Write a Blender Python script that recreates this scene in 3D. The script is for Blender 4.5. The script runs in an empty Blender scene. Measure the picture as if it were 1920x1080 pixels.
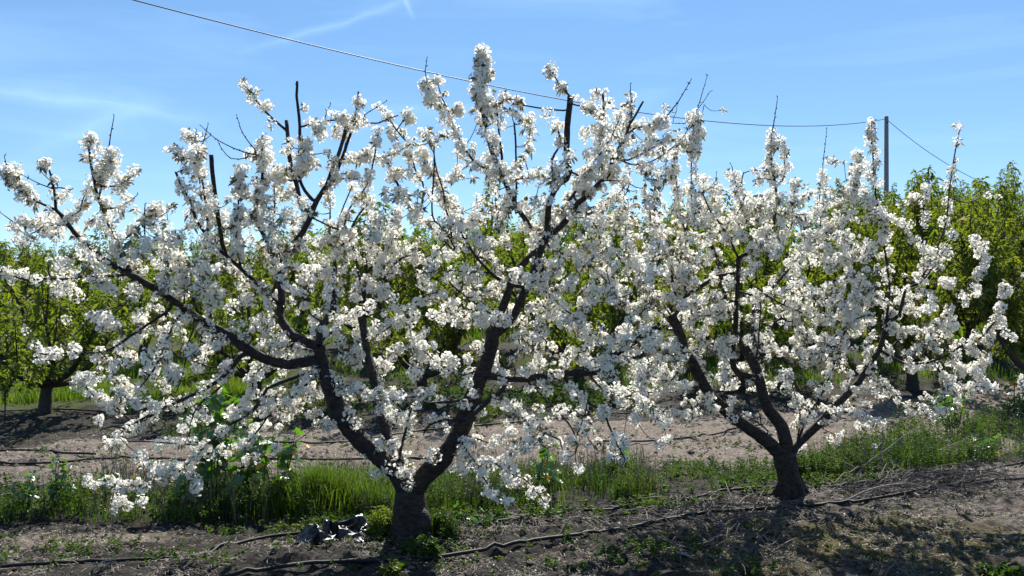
import bpy, math, random
import numpy as np
from mathutils import Vector

random.seed(7)
RNG = np.random.default_rng(7)
S = bpy.context.scene
COL = S.collection
R = math.radians

# ------------------------------------------------------------------ camera, sky, sun, exposure
F, CX, CY, HC = 1700.0, 960.0, 540.0, 1.55
cam_data = bpy.data.cameras.new('camera')
cam_data.lens = 36.0 * F / 1920.0
cam_data.sensor_width = 36.0
cam_data.clip_start = 0.05
cam_data.clip_end = 2000.0
cam = bpy.data.objects.new('camera', cam_data)
COL.objects.link(cam)
cam.location = (0, 0, HC)
cam.rotation_euler = (R(90), 0, 0)
S.camera = cam

SUN_EL, SUN_AZ = 43.0, 9.0          # azimuth clockwise from +Y
w = bpy.data.worlds.new('World'); S.world = w; w.use_nodes = True
nt = w.node_tree; nt.nodes.clear()
out = nt.nodes.new('ShaderNodeOutputWorld'); bg = nt.nodes.new('ShaderNodeBackground')
sky = nt.nodes.new('ShaderNodeTexSky'); sky.sky_type = 'NISHITA'; sky.sun_disc = False
sky.sun_elevation = R(SUN_EL); sky.sun_rotation = R(SUN_AZ)
sky.altitude = 4000; sky.air_density = 1.0; sky.dust_density = 0.0; sky.ozone_density = 4.0
bg.inputs['Strength'].default_value = 0.13
# thin wisps of high cloud and an old contrail, laid out by direction
tc = nt.nodes.new('ShaderNodeTexCoord')
mp = nt.nodes.new('ShaderNodeMapping'); mp.inputs['Rotation'].default_value = (0, R(14), R(8))
mp.inputs['Scale'].default_value = (2.2, 1.2, 13.0)
nz = nt.nodes.new('ShaderNodeTexNoise'); nz.inputs['Scale'].default_value = 1.6
nz.inputs['Detail'].default_value = 6; nz.inputs['Roughness'].default_value = 0.55; nz.inputs['Distortion'].default_value = 0.6
rp = nt.nodes.new('ShaderNodeValToRGB')
rp.color_ramp.elements[0].position = 0.50; rp.color_ramp.elements[0].color = (0, 0, 0, 1)
rp.color_ramp.elements[1].position = 0.86; rp.color_ramp.elements[1].color = (0.13, 0.13, 0.13, 1)
nt.links.new(tc.outputs['Generated'], mp.inputs['Vector'])
nt.links.new(mp.outputs[0], nz.inputs['Vector']); nt.links.new(nz.outputs['Fac'], rp.inputs['Fac'])

def wmath(op, a, b=None):
    n = nt.nodes.new('ShaderNodeMath'); n.operation = op
    for i, v in enumerate((a, b)):
        if v is None: continue
        if isinstance(v, (int, float)): n.inputs[i].default_value = v
        else: nt.links.new(v, n.inputs[i])
    return n.outputs[0]
sep = nt.nodes.new('ShaderNodeSeparateXYZ'); nt.links.new(tc.outputs['Generated'], sep.inputs[0])
sx = wmath('DIVIDE', sep.outputs[0], wmath('MAXIMUM', sep.outputs[1], 0.05))
sz = wmath('DIVIDE', sep.outputs[2], wmath('MAXIMUM', sep.outputs[1], 0.05))
nz2 = nt.nodes.new('ShaderNodeTexNoise'); nz2.inputs['Scale'].default_value = 9; nz2.inputs['Detail'].default_value = 5
nt.links.new(tc.outputs['Generated'], nz2.inputs['Vector'])
def streak(x0, z0, x1, z1, wd, amp):
    """soft trail between two directions"""
    L = math.hypot(x1-x0, z1-z0); ux, uz = (x1-x0)/L, (z1-z0)/L
    dx = wmath('SUBTRACT', sx, x0); dz = wmath('SUBTRACT', sz, z0)
    t = wmath('DIVIDE', wmath('ADD', wmath('MULTIPLY', dx, ux), wmath('MULTIPLY', dz, uz)), L)
    d = wmath('ADD', wmath('MULTIPLY', dx, -uz), wmath('MULTIPLY', dz, ux))
    d = wmath('ADD', d, wmath('MULTIPLY', wmath('SUBTRACT', nz2.outputs['Fac'], 0.5), wd*3.0))
    g = wmath('SUBTRACT', 1.0, wmath('MINIMUM', wmath('DIVIDE', wmath('ABSOLUTE', d), wd), 1.0))
    e = wmath('MULTIPLY', wmath('MAXIMUM', wmath('MULTIPLY', t, wmath('SUBTRACT', 1.0, t)), 0.0), 4.0)
    return wmath('MULTIPLY', wmath('MULTIPLY', g, g), wmath('MULTIPLY', wmath('MINIMUM', e, 1.0), amp))
def dd(px, py): return ((px-CX)/F, (CY-py)/F)
acc = rp.outputs['Color']
accv = wmath('ADD', acc, streak(*dd(440, 110), *dd(815, -10), 0.010, 0.12))
accv = wmath('ADD', accv, streak(*dd(740, -30), *dd(775, 40), 0.006, 0.14))
accv = wmath('ADD', accv, streak(*dd(-160, 145), *dd(440, 225), 0.018, 0.12))
accv = wmath('ADD', accv, streak(*dd(20, 290), *dd(330, 180), 0.022, 0.08))
accv = wmath('MINIMUM', accv, 0.75)
mixc = nt.nodes.new('ShaderNodeMix'); mixc.data_type = 'RGBA'
gam = nt.nodes.new('ShaderNodeGamma'); gam.inputs['Gamma'].default_value = 0.6; nt.links.new(sky.outputs[0], gam.inputs['Color'])
nt.links.new(accv, mixc.inputs[0]); nt.links.new(gam.outputs[0], mixc.inputs[6])
mixc.inputs[7].default_value = (4.6, 5.5, 6.4, 1)
hsv = nt.nodes.new('ShaderNodeHueSaturation'); hsv.inputs['Saturation'].default_value = 1.3
nt.links.new(mixc.outputs[2], hsv.inputs['Color'])
gm_ = nt.nodes.new('ShaderNodeMix'); gm_.data_type = 'RGBA'; gm_.blend_type = 'MULTIPLY'; gm_.inputs[0].default_value = 1.0
gm_.inputs[7].default_value = (1.18, 1.25, 1.29, 1); nt.links.new(hsv.outputs[0], gm_.inputs[6])
nt.links.new(gm_.outputs[2], bg.inputs['Color']); nt.links.new(bg.outputs[0], out.inputs[0])

sd = bpy.data.lights.new('sun', 'SUN'); sd.energy = 5.0; sd.angle = R(0.5); sd.color = (1.0, 0.95, 0.86)
so = bpy.data.objects.new('sun', sd); COL.objects.link(so)
sv = Vector((math.sin(R(SUN_AZ))*math.cos(R(SUN_EL)), math.cos(R(SUN_AZ))*math.cos(R(SUN_EL)), math.sin(R(SUN_EL))))
so.rotation_euler = sv.to_track_quat('Z', 'Y').to_euler()
so.location = sv*60

S.view_settings.view_transform = 'Standard'; S.view_settings.look = 'None'
S.view_settings.exposure = 1.0; S.view_settings.gamma = 1.0
S.render.engine = 'CYCLES'
S.cycles.max_bounces = 8; S.cycles.transparent_max_bounces = 8

# ------------------------------------------------------------------ helpers
def tag(o, label=None, cat=None, group=None, kind=None):
    if label: o['label'] = label
    if cat: o['category'] = cat
    if group: o['group'] = group
    if kind: o['kind'] = kind
    return o

def empty(name, loc):
    o = bpy.data.objects.new(name, None); COL.objects.link(o); o.location = loc
    o.empty_display_size = 0.1
    return o

class MB:
    """collects vertices and faces, then links them as one mesh"""
    def __init__(s): s.v = []; s.n = 0; s.q = []; s.t = []; s.qm = []; s.tm = []
    def add(s, v, q=None, t=None, m=0):
        v = np.asarray(v, float).reshape(-1, 3)
        if q is not None and len(q):
            q = np.asarray(q, np.int64).reshape(-1, 4); s.q.append(q + s.n); s.qm.append(np.full(len(q), m, np.int32))
        if t is not None and len(t):
            t = np.asarray(t, np.int64).reshape(-1, 3); s.t.append(t + s.n); s.tm.append(np.full(len(t), m, np.int32))
        s.v.append(v); s.n += len(v)
    def build(s, name, mats, parent=None, smooth=False, origin=None):
        if not isinstance(mats, (list, tuple)): mats = [mats]
        v = np.concatenate(s.v)
        if origin is not None: v = v - np.asarray(origin)
        q = np.concatenate(s.q) if s.q else np.zeros((0, 4), np.int64)
        t = np.concatenate(s.t) if s.t else np.zeros((0, 3), np.int64)
        me = bpy.data.meshes.new(name)
        me.vertices.add(len(v)); me.vertices.foreach_set('co', v.astype(np.float32).ravel())
        nl = q.size + t.size
        me.loops.add(nl); me.loops.foreach_set('vertex_index', np.concatenate([q.ravel(), t.ravel()]).astype(np.int32))
        npoly = len(q) + len(t)
        me.polygons.add(npoly)
        ls = np.concatenate([np.arange(len(q))*4, q.size + np.arange(len(t))*3]).astype(np.int32)
        me.polygons.foreach_set('loop_start', ls)
        mi = np.concatenate((s.qm if s.qm else [np.zeros(0, np.int32)]) + (s.tm if s.tm else [np.zeros(0, np.int32)]))
        for m in mats: me.materials.append(m)
        me.polygons.foreach_set('material_index', mi.astype(np.int32))
        me.polygons.foreach_set('use_smooth', np.full(npoly, smooth))
        me.update(calc_edges=True); me.validate()
        o = bpy.data.objects.new(name, me); COL.objects.link(o)
        if parent is not None: o.parent = parent
        return o

def catmull(P, step):
    """smooth resampling of control points (rows may carry extra columns)"""
    P = np.asarray(P, float)
    if len(P) < 2: return P
    E = np.vstack([2*P[0]-P[1], P, 2*P[-1]-P[-2]])
    outp = []
    for i in range(1, len(E)-2):
        L = np.linalg.norm(E[i+1][:3]-E[i][:3]); n = max(1, int(L/step))
        for k in range(n):
            t = k/n
            a, b, c, d = E[i-1], E[i], E[i+1], E[i+2]
            outp.append(0.5*((2*b)+(-a+c)*t+(2*a-5*b+4*c-d)*t*t+(-a+3*b-3*c+d)*t**3))
    outp.append(P[-1])
    return np.array(outp)

def tube(mb, P, rad, sides=6, cap=True, m=0, rough=0.0, seed=0):
    P = np.asarray(P, float); n = len(P)
    rad = np.broadcast_to(np.asarray(rad, float), (n,)).copy()
    T = np.gradient(P, axis=0); T /= (np.linalg.norm(T, axis=1)[:, None]+1e-12)
    up = np.array([0.31, 0.95, 0.07]) if abs(T[0][1]) < 0.9 else np.array([1.0, 0.1, 0.2])
    u = np.cross(T[0], up); u /= np.linalg.norm(u)
    U = np.empty_like(P); W = np.empty_like(P)
    for i in range(n):
        u = u - T[i]*np.dot(u, T[i]); u /= (np.linalg.norm(u)+1e-12)
        U[i] = u; W[i] = np.cross(T[i], u)
    a = np.arange(sides)*2*math.pi/sides
    rr = np.repeat(rad[:, None], sides, 1)
    if rough:
        rg = np.random.default_rng(seed)
        nzv = rg.normal(0, 1, (n, sides)); ph = rg.uniform(0, 6.28, 4)
        idx = np.arange(n)[:, None]
        flut = np.sin(3*a[None]+ph[0]+idx*0.07)*.5+np.sin(5*a[None]+ph[1]-idx*0.05)*.35+np.sin(a[None]*2+ph[2]+idx*0.12)*.5
        rr = rr*(1+rough*(0.35*nzv+0.9*flut))
    V = P[:, None, :] + rr[:, :, None]*(np.cos(a)[None, :, None]*U[:, None, :] + np.sin(a)[None, :, None]*W[:, None, :])
    V = V.reshape(-1, 3)
    i = np.arange(n-1)[:, None]*sides; j = np.arange(sides)[None, :]; j2 = (j+1) % sides
    Q = np.stack([i+j, i+j2, i+sides+j2, i+sides+j], -1).reshape(-1, 4)
    tris = []
    if cap:
        V = np.vstack([V, P[-1]]); c = n*sides
        b = (n-1)*sides
        tris = [[b+k, b+(k+1) % sides, c] for k in range(sides)]
    mb.add(V, Q, tris, m)

# value noise on numpy arrays
def _hash(ix, iy, s):
    h = (ix.astype(np.int64)*374761393 + iy.astype(np.int64)*668265263 + s*982451653) & 0x7fffffff
    h = ((h ^ (h >> 13))*1274126177) & 0x7fffffff
    return ((h ^ (h >> 16)) & 0xffff)/65535.0
def vnoise(x, y, s=0):
    x = np.asarray(x, float); y = np.asarray(y, float)
    ix = np.floor(x); iy = np.floor(y); fx = x-ix; fy = y-iy
    fx = fx*fx*(3-2*fx); fy = fy*fy*(3-2*fy)
    a = _hash(ix, iy, s); b = _hash(ix+1, iy, s); c = _hash(ix, iy+1, s); d = _hash(ix+1, iy+1, s)
    return (a*(1-fx)+b*fx)*(1-fy)+(c*(1-fx)+d*fx)*fy

def sstep(a, b, x): t = np.clip((x-a)/(b-a), 0, 1); return t*t*(3-2*t)

# terrain height
def gz(x, y, micro=True):
    x = np.asarray(x, float); y = np.asarray(y, float)
    far = np.clip(y-12.5, 0, None)
    h = 0.085*np.minimum(far, 30)*sstep(0, 4, far) + 0.01*np.clip(far-30, 0, 40)
    h = h + 0.035*np.clip(x-2, 0, 25)*sstep(11, 20, y)
    h = h - 0.015*np.clip(-x-4, 0, 25)*sstep(12, 20, y)
    # slightly raised tree row
    u = (y-(5.5+0.44*(x+0.61)))*0.915
    h = h + 0.05*np.exp(-(u/0.5)**2) - 0.03*np.exp(-((u-1.3)/0.35)**2)
    h = h + 0.06*(vnoise(x*0.7, y*0.7, 1)-0.5)*sstep(4, 7, y)
    if micro:
        h = h + 0.045*(vnoise(x*2.7, y*2.7, 2)-0.5)+0.03*(vnoise(x*7, y*7, 3)-0.5)+0.050*(np.abs(vnoise(x*9, y*9, 4)-0.5)*2-.5)*vnoise(x*3, y*3, 6)*sstep(16, 13, y)+0.030*(vnoise(x*19, y*19, 5)-0.5)*sstep(9, 7, y)
    return h - 0.02
def gpt(px, py):
    """ground point seen at a pixel of the photo (marched onto the terrain)"""
    y = 3.0
    while y < 120:
        z = HC+(CY-py)/F*y
        if z <= float(gz((px-CX)/F*y, y, False)): break
        y += 0.02
    return np.array([(px-CX)/F*y, y, float(gz((px-CX)/F*y, y))])
def at(px, py, Y): return np.array([(px-CX)/F*Y, Y, HC+(CY-py)/F*Y])

# ------------------------------------------------------------------ materials
def mat(name):
    m = bpy.data.materials.new(name); m.use_nodes = True
    n = m.node_tree; n.nodes.clear()
    return m, n
def link(n, a, b): n.links.new(a, b)

def leafy_mat(name, c1, c2, trans, mixf=0.5, rough=0.55, gloss=0.06, scale=18.0, c3=None):
    m, n = mat(name)
    o = n.nodes.new('ShaderNodeOutputMaterial')
    tcn = n.nodes.new('ShaderNodeTexCoord')
    nz = n.nodes.new('ShaderNodeTexNoise'); nz.inputs['Scale'].default_value = scale; nz.inputs['Detail'].default_value = 3
    link(n, tcn.outputs['Object'], nz.inputs['Vector'])
    r = n.nodes.new('ShaderNodeValToRGB')
    r.color_ramp.elements[0].position = .34; r.color_ramp.elements[1].position = .64
    r.color_ramp.elements[0].color = (*c1, 1); r.color_ramp.elements[1].color = (*c2, 1)
    if c3:
        e = r.color_ramp.elements.new(.76); e.color = (*c3, 1)
    link(n, nz.outputs['Fac'], r.inputs['Fac'])
    d = n.nodes.new('ShaderNodeBsdfDiffuse'); t = n.nodes.new('ShaderNodeBsdfTranslucent')
    g = n.nodes.new('ShaderNodeBsdfGlossy'); g.inputs['Roughness'].default_value = rough
    g.inputs['Color'].default_value = (1, 1, 1, 1)
    tm = n.nodes.new('ShaderNodeMix'); tm.data_type = 'RGBA'; tm.blend_type = 'MULTIPLY'
    tm.inputs[0].default_value = 1.0; tm.inputs[7].default_value = (*trans, 1)
    link(n, r.outputs[0], tm.inputs[6]); link(n, tm.outputs[2], t.inputs['Color'])
    link(n, r.outputs[0], d.inputs['Color'])
    mx = n.nodes.new('ShaderNodeMixShader'); mx.inputs[0].default_value = mixf
    link(n, d.outputs[0], mx.inputs[1]); link(n, t.outputs[0], mx.inputs[2])
    m2 = n.nodes.new('ShaderNodeMixShader'); m2.inputs[0].default_value = gloss
    link(n, mx.outputs[0], m2.inputs[1]); link(n, g.outputs[0], m2.inputs[2])
    link(n, m2.outputs[0], o.inputs[0])
    return m

def bark_mat(name, c1, c2, scale=9.0, bump=0.9):
    m, n = mat(name)
    o = n.nodes.new('ShaderNodeOutputMaterial'); p = n.nodes.new('ShaderNodeBsdfPrincipled')
    tcn = n.nodes.new('ShaderNodeTexCoord')
    mpn = n.nodes.new('ShaderNodeMapping'); mpn.inputs['Scale'].default_value = (1, 1, 2.2)
    nz = n.nodes.new('ShaderNodeTexNoise'); nz.inputs['Scale'].default_value = scale*3; nz.inputs['Detail'].default_value = 9
    nz.inputs['Roughness'].default_value = .68
    n2 = n.nodes.new('ShaderNodeTexNoise'); n2.inputs['Scale'].default_value = scale*.8; n2.inputs['Detail'].default_value = 6
    vo = n.nodes.new('ShaderNodeTexVoronoi'); vo.inputs['Scale'].default_value = scale*5
    vo.feature = 'DISTANCE_TO_EDGE'
    link(n, tcn.outputs['Object'], mpn.inputs[0])
    for k in (nz, n2, vo): link(n, mpn.outputs[0], k.inputs['Vector'])
    r = n.nodes.new('ShaderNodeValToRGB')
    r.color_ramp.elements[0].color = (*c1, 1); r.color_ramp.elements[1].color = (*c2, 1)
    r.color_ramp.elements[0].position = .36; r.color_ramp.elements[1].position = .68
    link(n, nz.outputs['Fac'], r.inputs['Fac'])
    mx = n.nodes.new('ShaderNodeMix'); mx.data_type = 'RGBA'; mx.blend_type = 'MULTIPLY'; mx.inputs[0].default_value = .6
    link(n, r.outputs[0], mx.inputs[6]); link(n, n2.outputs['Fac'], mx.inputs[7])
    link(n, mx.outputs[2], p.inputs['Base Color'])
    p.inputs['Roughness'].default_value = .75
    p.inputs['Specular IOR Level'].default_value = 0.3
    ad = n.nodes.new('ShaderNodeMath'); ad.operation = 'MULTIPLY_ADD'; ad.inputs[1].default_value = .5
    link(n, vo.outputs['Distance'], ad.inputs[0]); link(n, nz.outputs['Fac'], ad.inputs[2])
    b = n.nodes.new('ShaderNodeBump'); b.inputs['Strength'].default_value = bump; b.inputs['Distance'].default_value = .012
    link(n, ad.outputs[0], b.inputs['Height']); link(n, b.outputs[0], p.inputs['Normal'])
    link(n, p.outputs[0], o.inputs[0])
    return m

def simple_mat(name, col, rough=.7, spec=.4, nscale=20, var=.4, bump=0.2):
    m, n = mat(name)
    o = n.nodes.new('ShaderNodeOutputMaterial'); p = n.nodes.new('ShaderNodeBsdfPrincipled')
    tcn = n.nodes.new('ShaderNodeTexCoord')
    nz = n.nodes.new('ShaderNodeTexNoise'); nz.inputs['Scale'].default_value = nscale; nz.inputs['Detail'].default_value = 5
    link(n, tcn.outputs['Object'], nz.inputs['Vector'])
    r = n.nodes.new('ShaderNodeValToRGB')
    r.color_ramp.elements[0].position = .3; r.color_ramp.elements[1].position = .7
    r.color_ramp.elements[0].color = (*[c*(1-var) for c in col], 1); r.color_ramp.elements[1].color = (*[min(1, c*(1+var)) for c in col], 1)
    link(n, nz.outputs['Fac'], r.inputs['Fac']); link(n, r.outputs[0], p.inputs['Base Color'])
    p.inputs['Roughness'].default_value = rough; p.inputs['Specular IOR Level'].default_value = spec
    b = n.nodes.new('ShaderNodeBump'); b.inputs['Strength'].default_value = bump; b.inputs['Distance'].default_value = .01
    link(n, nz.outputs['Fac'], b.inputs['Height']); link(n, b.outputs[0], p.inputs['Normal'])
    link(n, p.outputs[0], o.inputs[0])
    return m

M = {}
M['petal'] = leafy_mat('petal', (.86, .835, .78), (.92, .90, .85), (1.0, 1.0, .97), .50, .5, .03, 25)
M['stamen'] = leafy_mat('stamen', (.40, .42, .10), (.55, .50, .18), (1, 1, .7), .4, .5, .02, 30)
M['young'] = leafy_mat('young_leaf', (.08, .11, .02), (.14, .10, .03), (1.3, 1.2, .6), .5, .45, .08, 9)
M['bark'] = bark_mat('cherry_bark', (.010, .008, .007), (.080, .064, .056))
M['twig'] = bark_mat('twig_bark', (.030, .021, .020), (.080, .058, .053), 20, .25)
M['bgbark'] = bark_mat('old_bark', (.045, .035, .028), (.10, .08, .065))
M['leaf_a'] = leafy_mat('cherry_leaf', (.062, .100, .011), (.132, .165, .019), (1.75, 1.78, .6), .52, .5, .025, 3.5, (.17, .12, .035))
M['leaf_b'] = leafy_mat('cherry_leaf_olive', (.066, .100, .012), (.135, .160, .021), (1.75, 1.75, .6), .52, .5, .025, 4, (.19, .11, .045))
M['grass'] = leafy_mat('grass_blade', (.036, .078, .010), (.105, .155, .022), (1.5, 1.6, .6), .5, .5, .02, 2.2, (.22, .20, .08))
M['weed'] = leafy_mat('weed_leaf', (.022, .052, .009), (.065, .108, .016), (1.5, 1.6, .6), .45, .5, .02, 3.0, (.15, .13, .05))
M['mallow'] = leafy_mat('mallow_leaf', (.050, .125, .016), (.085, .18, .022), (1.6, 1.7, .5), .45, .35, .08, 4.0)
M['yellow'] = leafy_mat('yellow_leaf', (.45, .30, .02), (.60, .42, .04), (1, 1, .5), .45, .5, .04, 6)
M['straw'] = simple_mat('straw', (.19, .165, .125), .8, .2, 30, .4)
M['dead'] = simple_mat('dead_wood', (.10, .082, .072), .7, .3, 25, .5)
M['greywood'] = simple_mat('weathered_grey_wood', (.24, .21, .19), .7, .3, 25, .5)
M['hose'] = simple_mat('black_polythene_hose', (.012, .012, .013),   .62, .25, 60, .3, .1)
M['plastic'] = simple_mat('black_plastic_film', (.012, .012, .015), .33, .5, 8, .3, .25)
M['pole'] = simple_mat('grey_wooden_pole', (.20, .175, .17), .8, .3, 12, .35)
M['wire'] = simple_mat('dark_cable', (.03, .03, .035), .6, .4, 12, .1)
M['stone'] = simple_mat('pale_stone', (.42, .37, .33), .85, .2, 30, .2)
M['scrap'] = simple_mat('pale_litter', (.55, .53, .50), .7, .3, 30, .15)

# ground: soil kinds come from a painted attribute (sand, moss, grass tint)
def ground_mat():
    m, n = mat('orchard_soil')
    o = n.nodes.new('ShaderNodeOutputMaterial'); p = n.nodes.new('ShaderNodeBsdfPrincipled')
    at_ = n.nodes.new('ShaderNodeAttribute'); at_.attribute_name = 'soil'
    sp = n.nodes.new('ShaderNodeSeparateColor'); link(n, at_.outputs['Color'], sp.inputs[0])
    g = n.nodes.new('ShaderNodeNewGeometry')
    def noise(sc, det, ro=.6):
        k = n.nodes.new('ShaderNodeTexNoise'); k.inputs['Scale'].default_value = sc; k.inputs['Distortion'].default_value = .4; k.inputs['Detail'].default_value = det
        k.inputs['Roughness'].default_value = ro; link(n, g.outputs['Position'], k.inputs['Vector']); return k.outputs['Fac']
    def ramp(f, cols, pos):
        r = n.nodes.new('ShaderNodeValToRGB')
        r.color_ramp.elements[0].color = (*cols[0], 1); r.color_ramp.elements[0].position = pos[0]
        r.color_ramp.elements[1].color = (*cols[-1], 1); r.color_ramp.elements[1].position = pos[-1]
        for c, q in zip(cols[1:-1], pos[1:-1]):
            e = r.color_ramp.elements.new(q); e.color = (*c, 1)
        link(n, f, r.inputs['Fac']); return r.outputs[0]
    def mix(f, a, b):
        k = n.nodes.new('ShaderNodeMix'); k.data_type = 'RGBA'
        link(n, f, k.inputs[0]); link(n, a, k.inputs[6]); link(n, b, k.inputs[7]); return k.outputs[2]
    nf = noise(38, 8, .85); nm = noise(9, 6, .65); nl = noise(1.6, 4)
    mulch = ramp(nf, [(.007, .006, .005), (.033, .030, .025), (.17, .154, .130)], [.34, .52, .70])
    sand = ramp(nf, [(.045, .037, .030), (.190, .155, .127), (.46, .385, .32)], [.32, .5, .68])
    moss = ramp(nf, [(.018, .015, .006), (.085, .072, .018), (.24, .20, .075)], [.34, .52, .7])
    turf = ramp(nf, [(.018, .026, .007), (.05, .066, .016), (.13, .12, .055)], [.34, .52, .7])
    def sharpen(f, amt=.5):
        a = n.nodes.new('ShaderNodeMath'); a.operation = 'MULTIPLY_ADD'; link(n, nm, a.inputs[0]); a.inputs[1].default_value = amt
        a2 = n.nodes.new('ShaderNodeMath'); a2.operation = 'SUBTRACT'; link(n, f, a2.inputs[0]); a2.inputs[1].default_value = amt*.5
        link(n, a2.outputs[0], a.inputs[2])
        r = n.nodes.new('ShaderNodeMapRange'); r.inputs[1].default_value = .3; r.inputs[2].default_value = .7
        link(n, a.outputs[0], r.inputs[0]); return r.outputs[0]
    c = mix(sharpen(sp.outputs[0], 1.35), mulch, sand)
    c = mix(sharpen(sp.outputs[1], 1.2), c, moss)
    c = mix(sharpen(sp.outputs[2], .9), c, turf)
    link(n, c, p.inputs['Base Color']); p.inputs['Roughness'].default_value = .95
    p.inputs['Specular IOR Level'].default_value = .15
    hs = n.nodes.new('ShaderNodeMath'); hs.operation = 'ADD'; link(n, nf, hs.inputs[0]); link(n, nm, hs.inputs[1])
    b = n.nodes.new('ShaderNodeBump'); b.inputs['Strength'].default_value = .9; b.inputs['Distance'].default_value = .03
    link(n, hs.outputs[0], b.inputs['Height']); link(n, b.outputs[0], p.inputs['Normal'])
    link(n, p.outputs[0], o.inputs[0])
    return m

# ------------------------------------------------------------------ ground
def axis(a, b, step, lo, hi, grow=1.12):
    mid = list(np.arange(a, b, step)); L = []; s = step; x = a
    while x > lo: s *= grow; x -= s; L.append(x)
    Rr = []; s = step; x = b
    while x < hi: s *= grow; x += s; Rr.append(x)
    return np.array(L[::-1]+mid+Rr)
XS = axis(-4.0, 5.2, .021, -160, 200); YS = axis(4.2, 8.6, .021, -40, 260, 1.10)
XS = np.concatenate([axis(-9, -4.0, .06, -160, -4.0)[:-1], np.arange(-4.0, 5.2, .021), axis(5.2, 10, .06, 5.2, 200)]); XS = np.unique(np.round(XS, 4))
YS = np.concatenate([axis(4.2, 8.6, .021, -40, 8.6), axis(8.62, 14.5, .045, 8.62, 260, 1.08)]); YS = np.unique(np.round(YS, 4))
GX, GY = np.meshgrid(XS, YS)
GZ = gz(GX, GY)
nx, ny = len(XS), len(YS)
gm = MB()
i, j = np.meshgrid(np.arange(nx-1), np.arange(ny-1))
b0 = (j*nx+i).ravel()
gm.add(np.stack([GX, GY, GZ], -1).reshape(-1, 3), np.stack([b0, b0+1, b0+nx+1, b0+nx], -1))
ground = gm.build('ground', ground_mat(), None, True)
tag(ground, kind='structure')
# soil zones by place: boundaries are given where they lie on the ground
ang = np.clip(GX/np.maximum(GY, 1)*F+CX, -600, 2600)
py = CY+(HC)/np.maximum(GY, .5)*F
kx = [0, 480, 960, 1440, 1920]
def bd(vals): return np.interp(ang, kx, vals)
wob = (vnoise(GX*1.3, GY*1.3, 11)-.5)*26+(vnoise(GX*4, GY*4, 12)-.5)*12
pw = py+wob*np.clip(py-560, 0, 400)/340
sand = sstep(-6, 8, bd([897, 885, 880, 868, 850])-pw)*sstep(-6, 6, pw-bd([842, 806, 792, 768, 725]))
sand = np.maximum(sand, .95*sstep(-5, 4, 1016-pw)*sstep(-5, 4, pw-988)*sstep(380, 250, ang))
sand = np.maximum(sand, .50*sstep(1560, 1750, ang)*sstep(-6, 6, pw-866))  # right foreground: sand share lowered, putting the tree's dappled shade into the soil colour
sand = np.maximum(sand, .38*sstep(1180, 1300, ang)*sstep(-6, 6, pw-925))  # likewise kept low, crown shade darkened into the ground colour
sand = np.maximum(sand, .9*sstep(672, 664, pw)*sstep(590, 605, pw))
sand = np.maximum(sand, .22*sstep(900, 1000, pw))
moss = .8*sstep(1150, 1400, ang)*sstep(930, 980, pw)*vnoise(GX*2, GY*2, 21)+.5*sstep(770, 790, pw)*sstep(845, 835, pw)*vnoise(GX*2, GY*2, 22)
turf = sstep(770, 755, pw)*sstep(668, 676, pw)*.9+.25*sstep(bd([990, 975, 950, 925, 880])+4, bd([990, 975, 950, 925, 880])-6, pw)*(pw > bd([897, 885, 880, 868, 850]))
turf = turf*(1-.7*sstep(520, 640, ang)*(pw < 790)); turf = np.maximum(turf, .7*sstep(600, 585, pw))
ca = ground.data.color_attributes.new('soil', 'FLOAT_COLOR', 'POINT')
arr = np.ones((nx*ny, 4), np.float32); arr[:, 0] = sand.ravel(); arr[:, 1] = moss.ravel(); arr[:, 2] = turf.ravel()
ca.data.foreach_set('color', arr.ravel())

# ------------------------------------------------------------------ flowers and leaves as mesh soup
def frames(N):
    """two unit vectors across each row of N"""
    a = np.where(np.abs(N[:, 2:3]) < .9, np.array([[0, 0, 1.]]), np.array([[1., 0, 0]]))
    U = np.cross(N, a); U /= np.linalg.norm(U, axis=1)[:, None]+1e-12
    return U, np.cross(N, U)

def flowers(mb, C, N, rad, rng):
    """five kite petals and a small centre at each point C facing N"""
    n = len(C); U, W = frames(N)
    ph = rng.uniform(0, 6.28, n)
    for k in range(5):
        a = ph+k*1.2566+rng.normal(0, .08, n)
        D = np.cos(a)[:, None]*U+np.sin(a)[:, None]*W
        Sd = -np.sin(a)[:, None]*U+np.cos(a)[:, None]*W
        lift = rng.uniform(.05, .75, n)[:, None]
        r = rad[:, None]*rng.uniform(.85, 1.12, n)[:, None]
        v0 = C
        mid = C+D*r*.66+N*r*lift*.35
        v1 = mid+Sd*r*.52+N*r*.10; v3 = mid-Sd*r*.52+N*r*.10
        v2 = C+D*r+N*r*lift*.75
        V = np.stack([v0, v1, v2, v3], 1).reshape(-1, 3)
        mb.add(V, np.arange(n*4).reshape(-1, 4), None, 0)
    s = rad[:, None]*.16; cc = C+N*rad[:, None]*.14
    V = np.stack([cc+U*s, cc+W*s, cc-U*s, cc-W*s], 1).reshape(-1, 3)
    mb.add(V, np.arange(n*4).reshape(-1, 4), None, 1)

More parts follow.
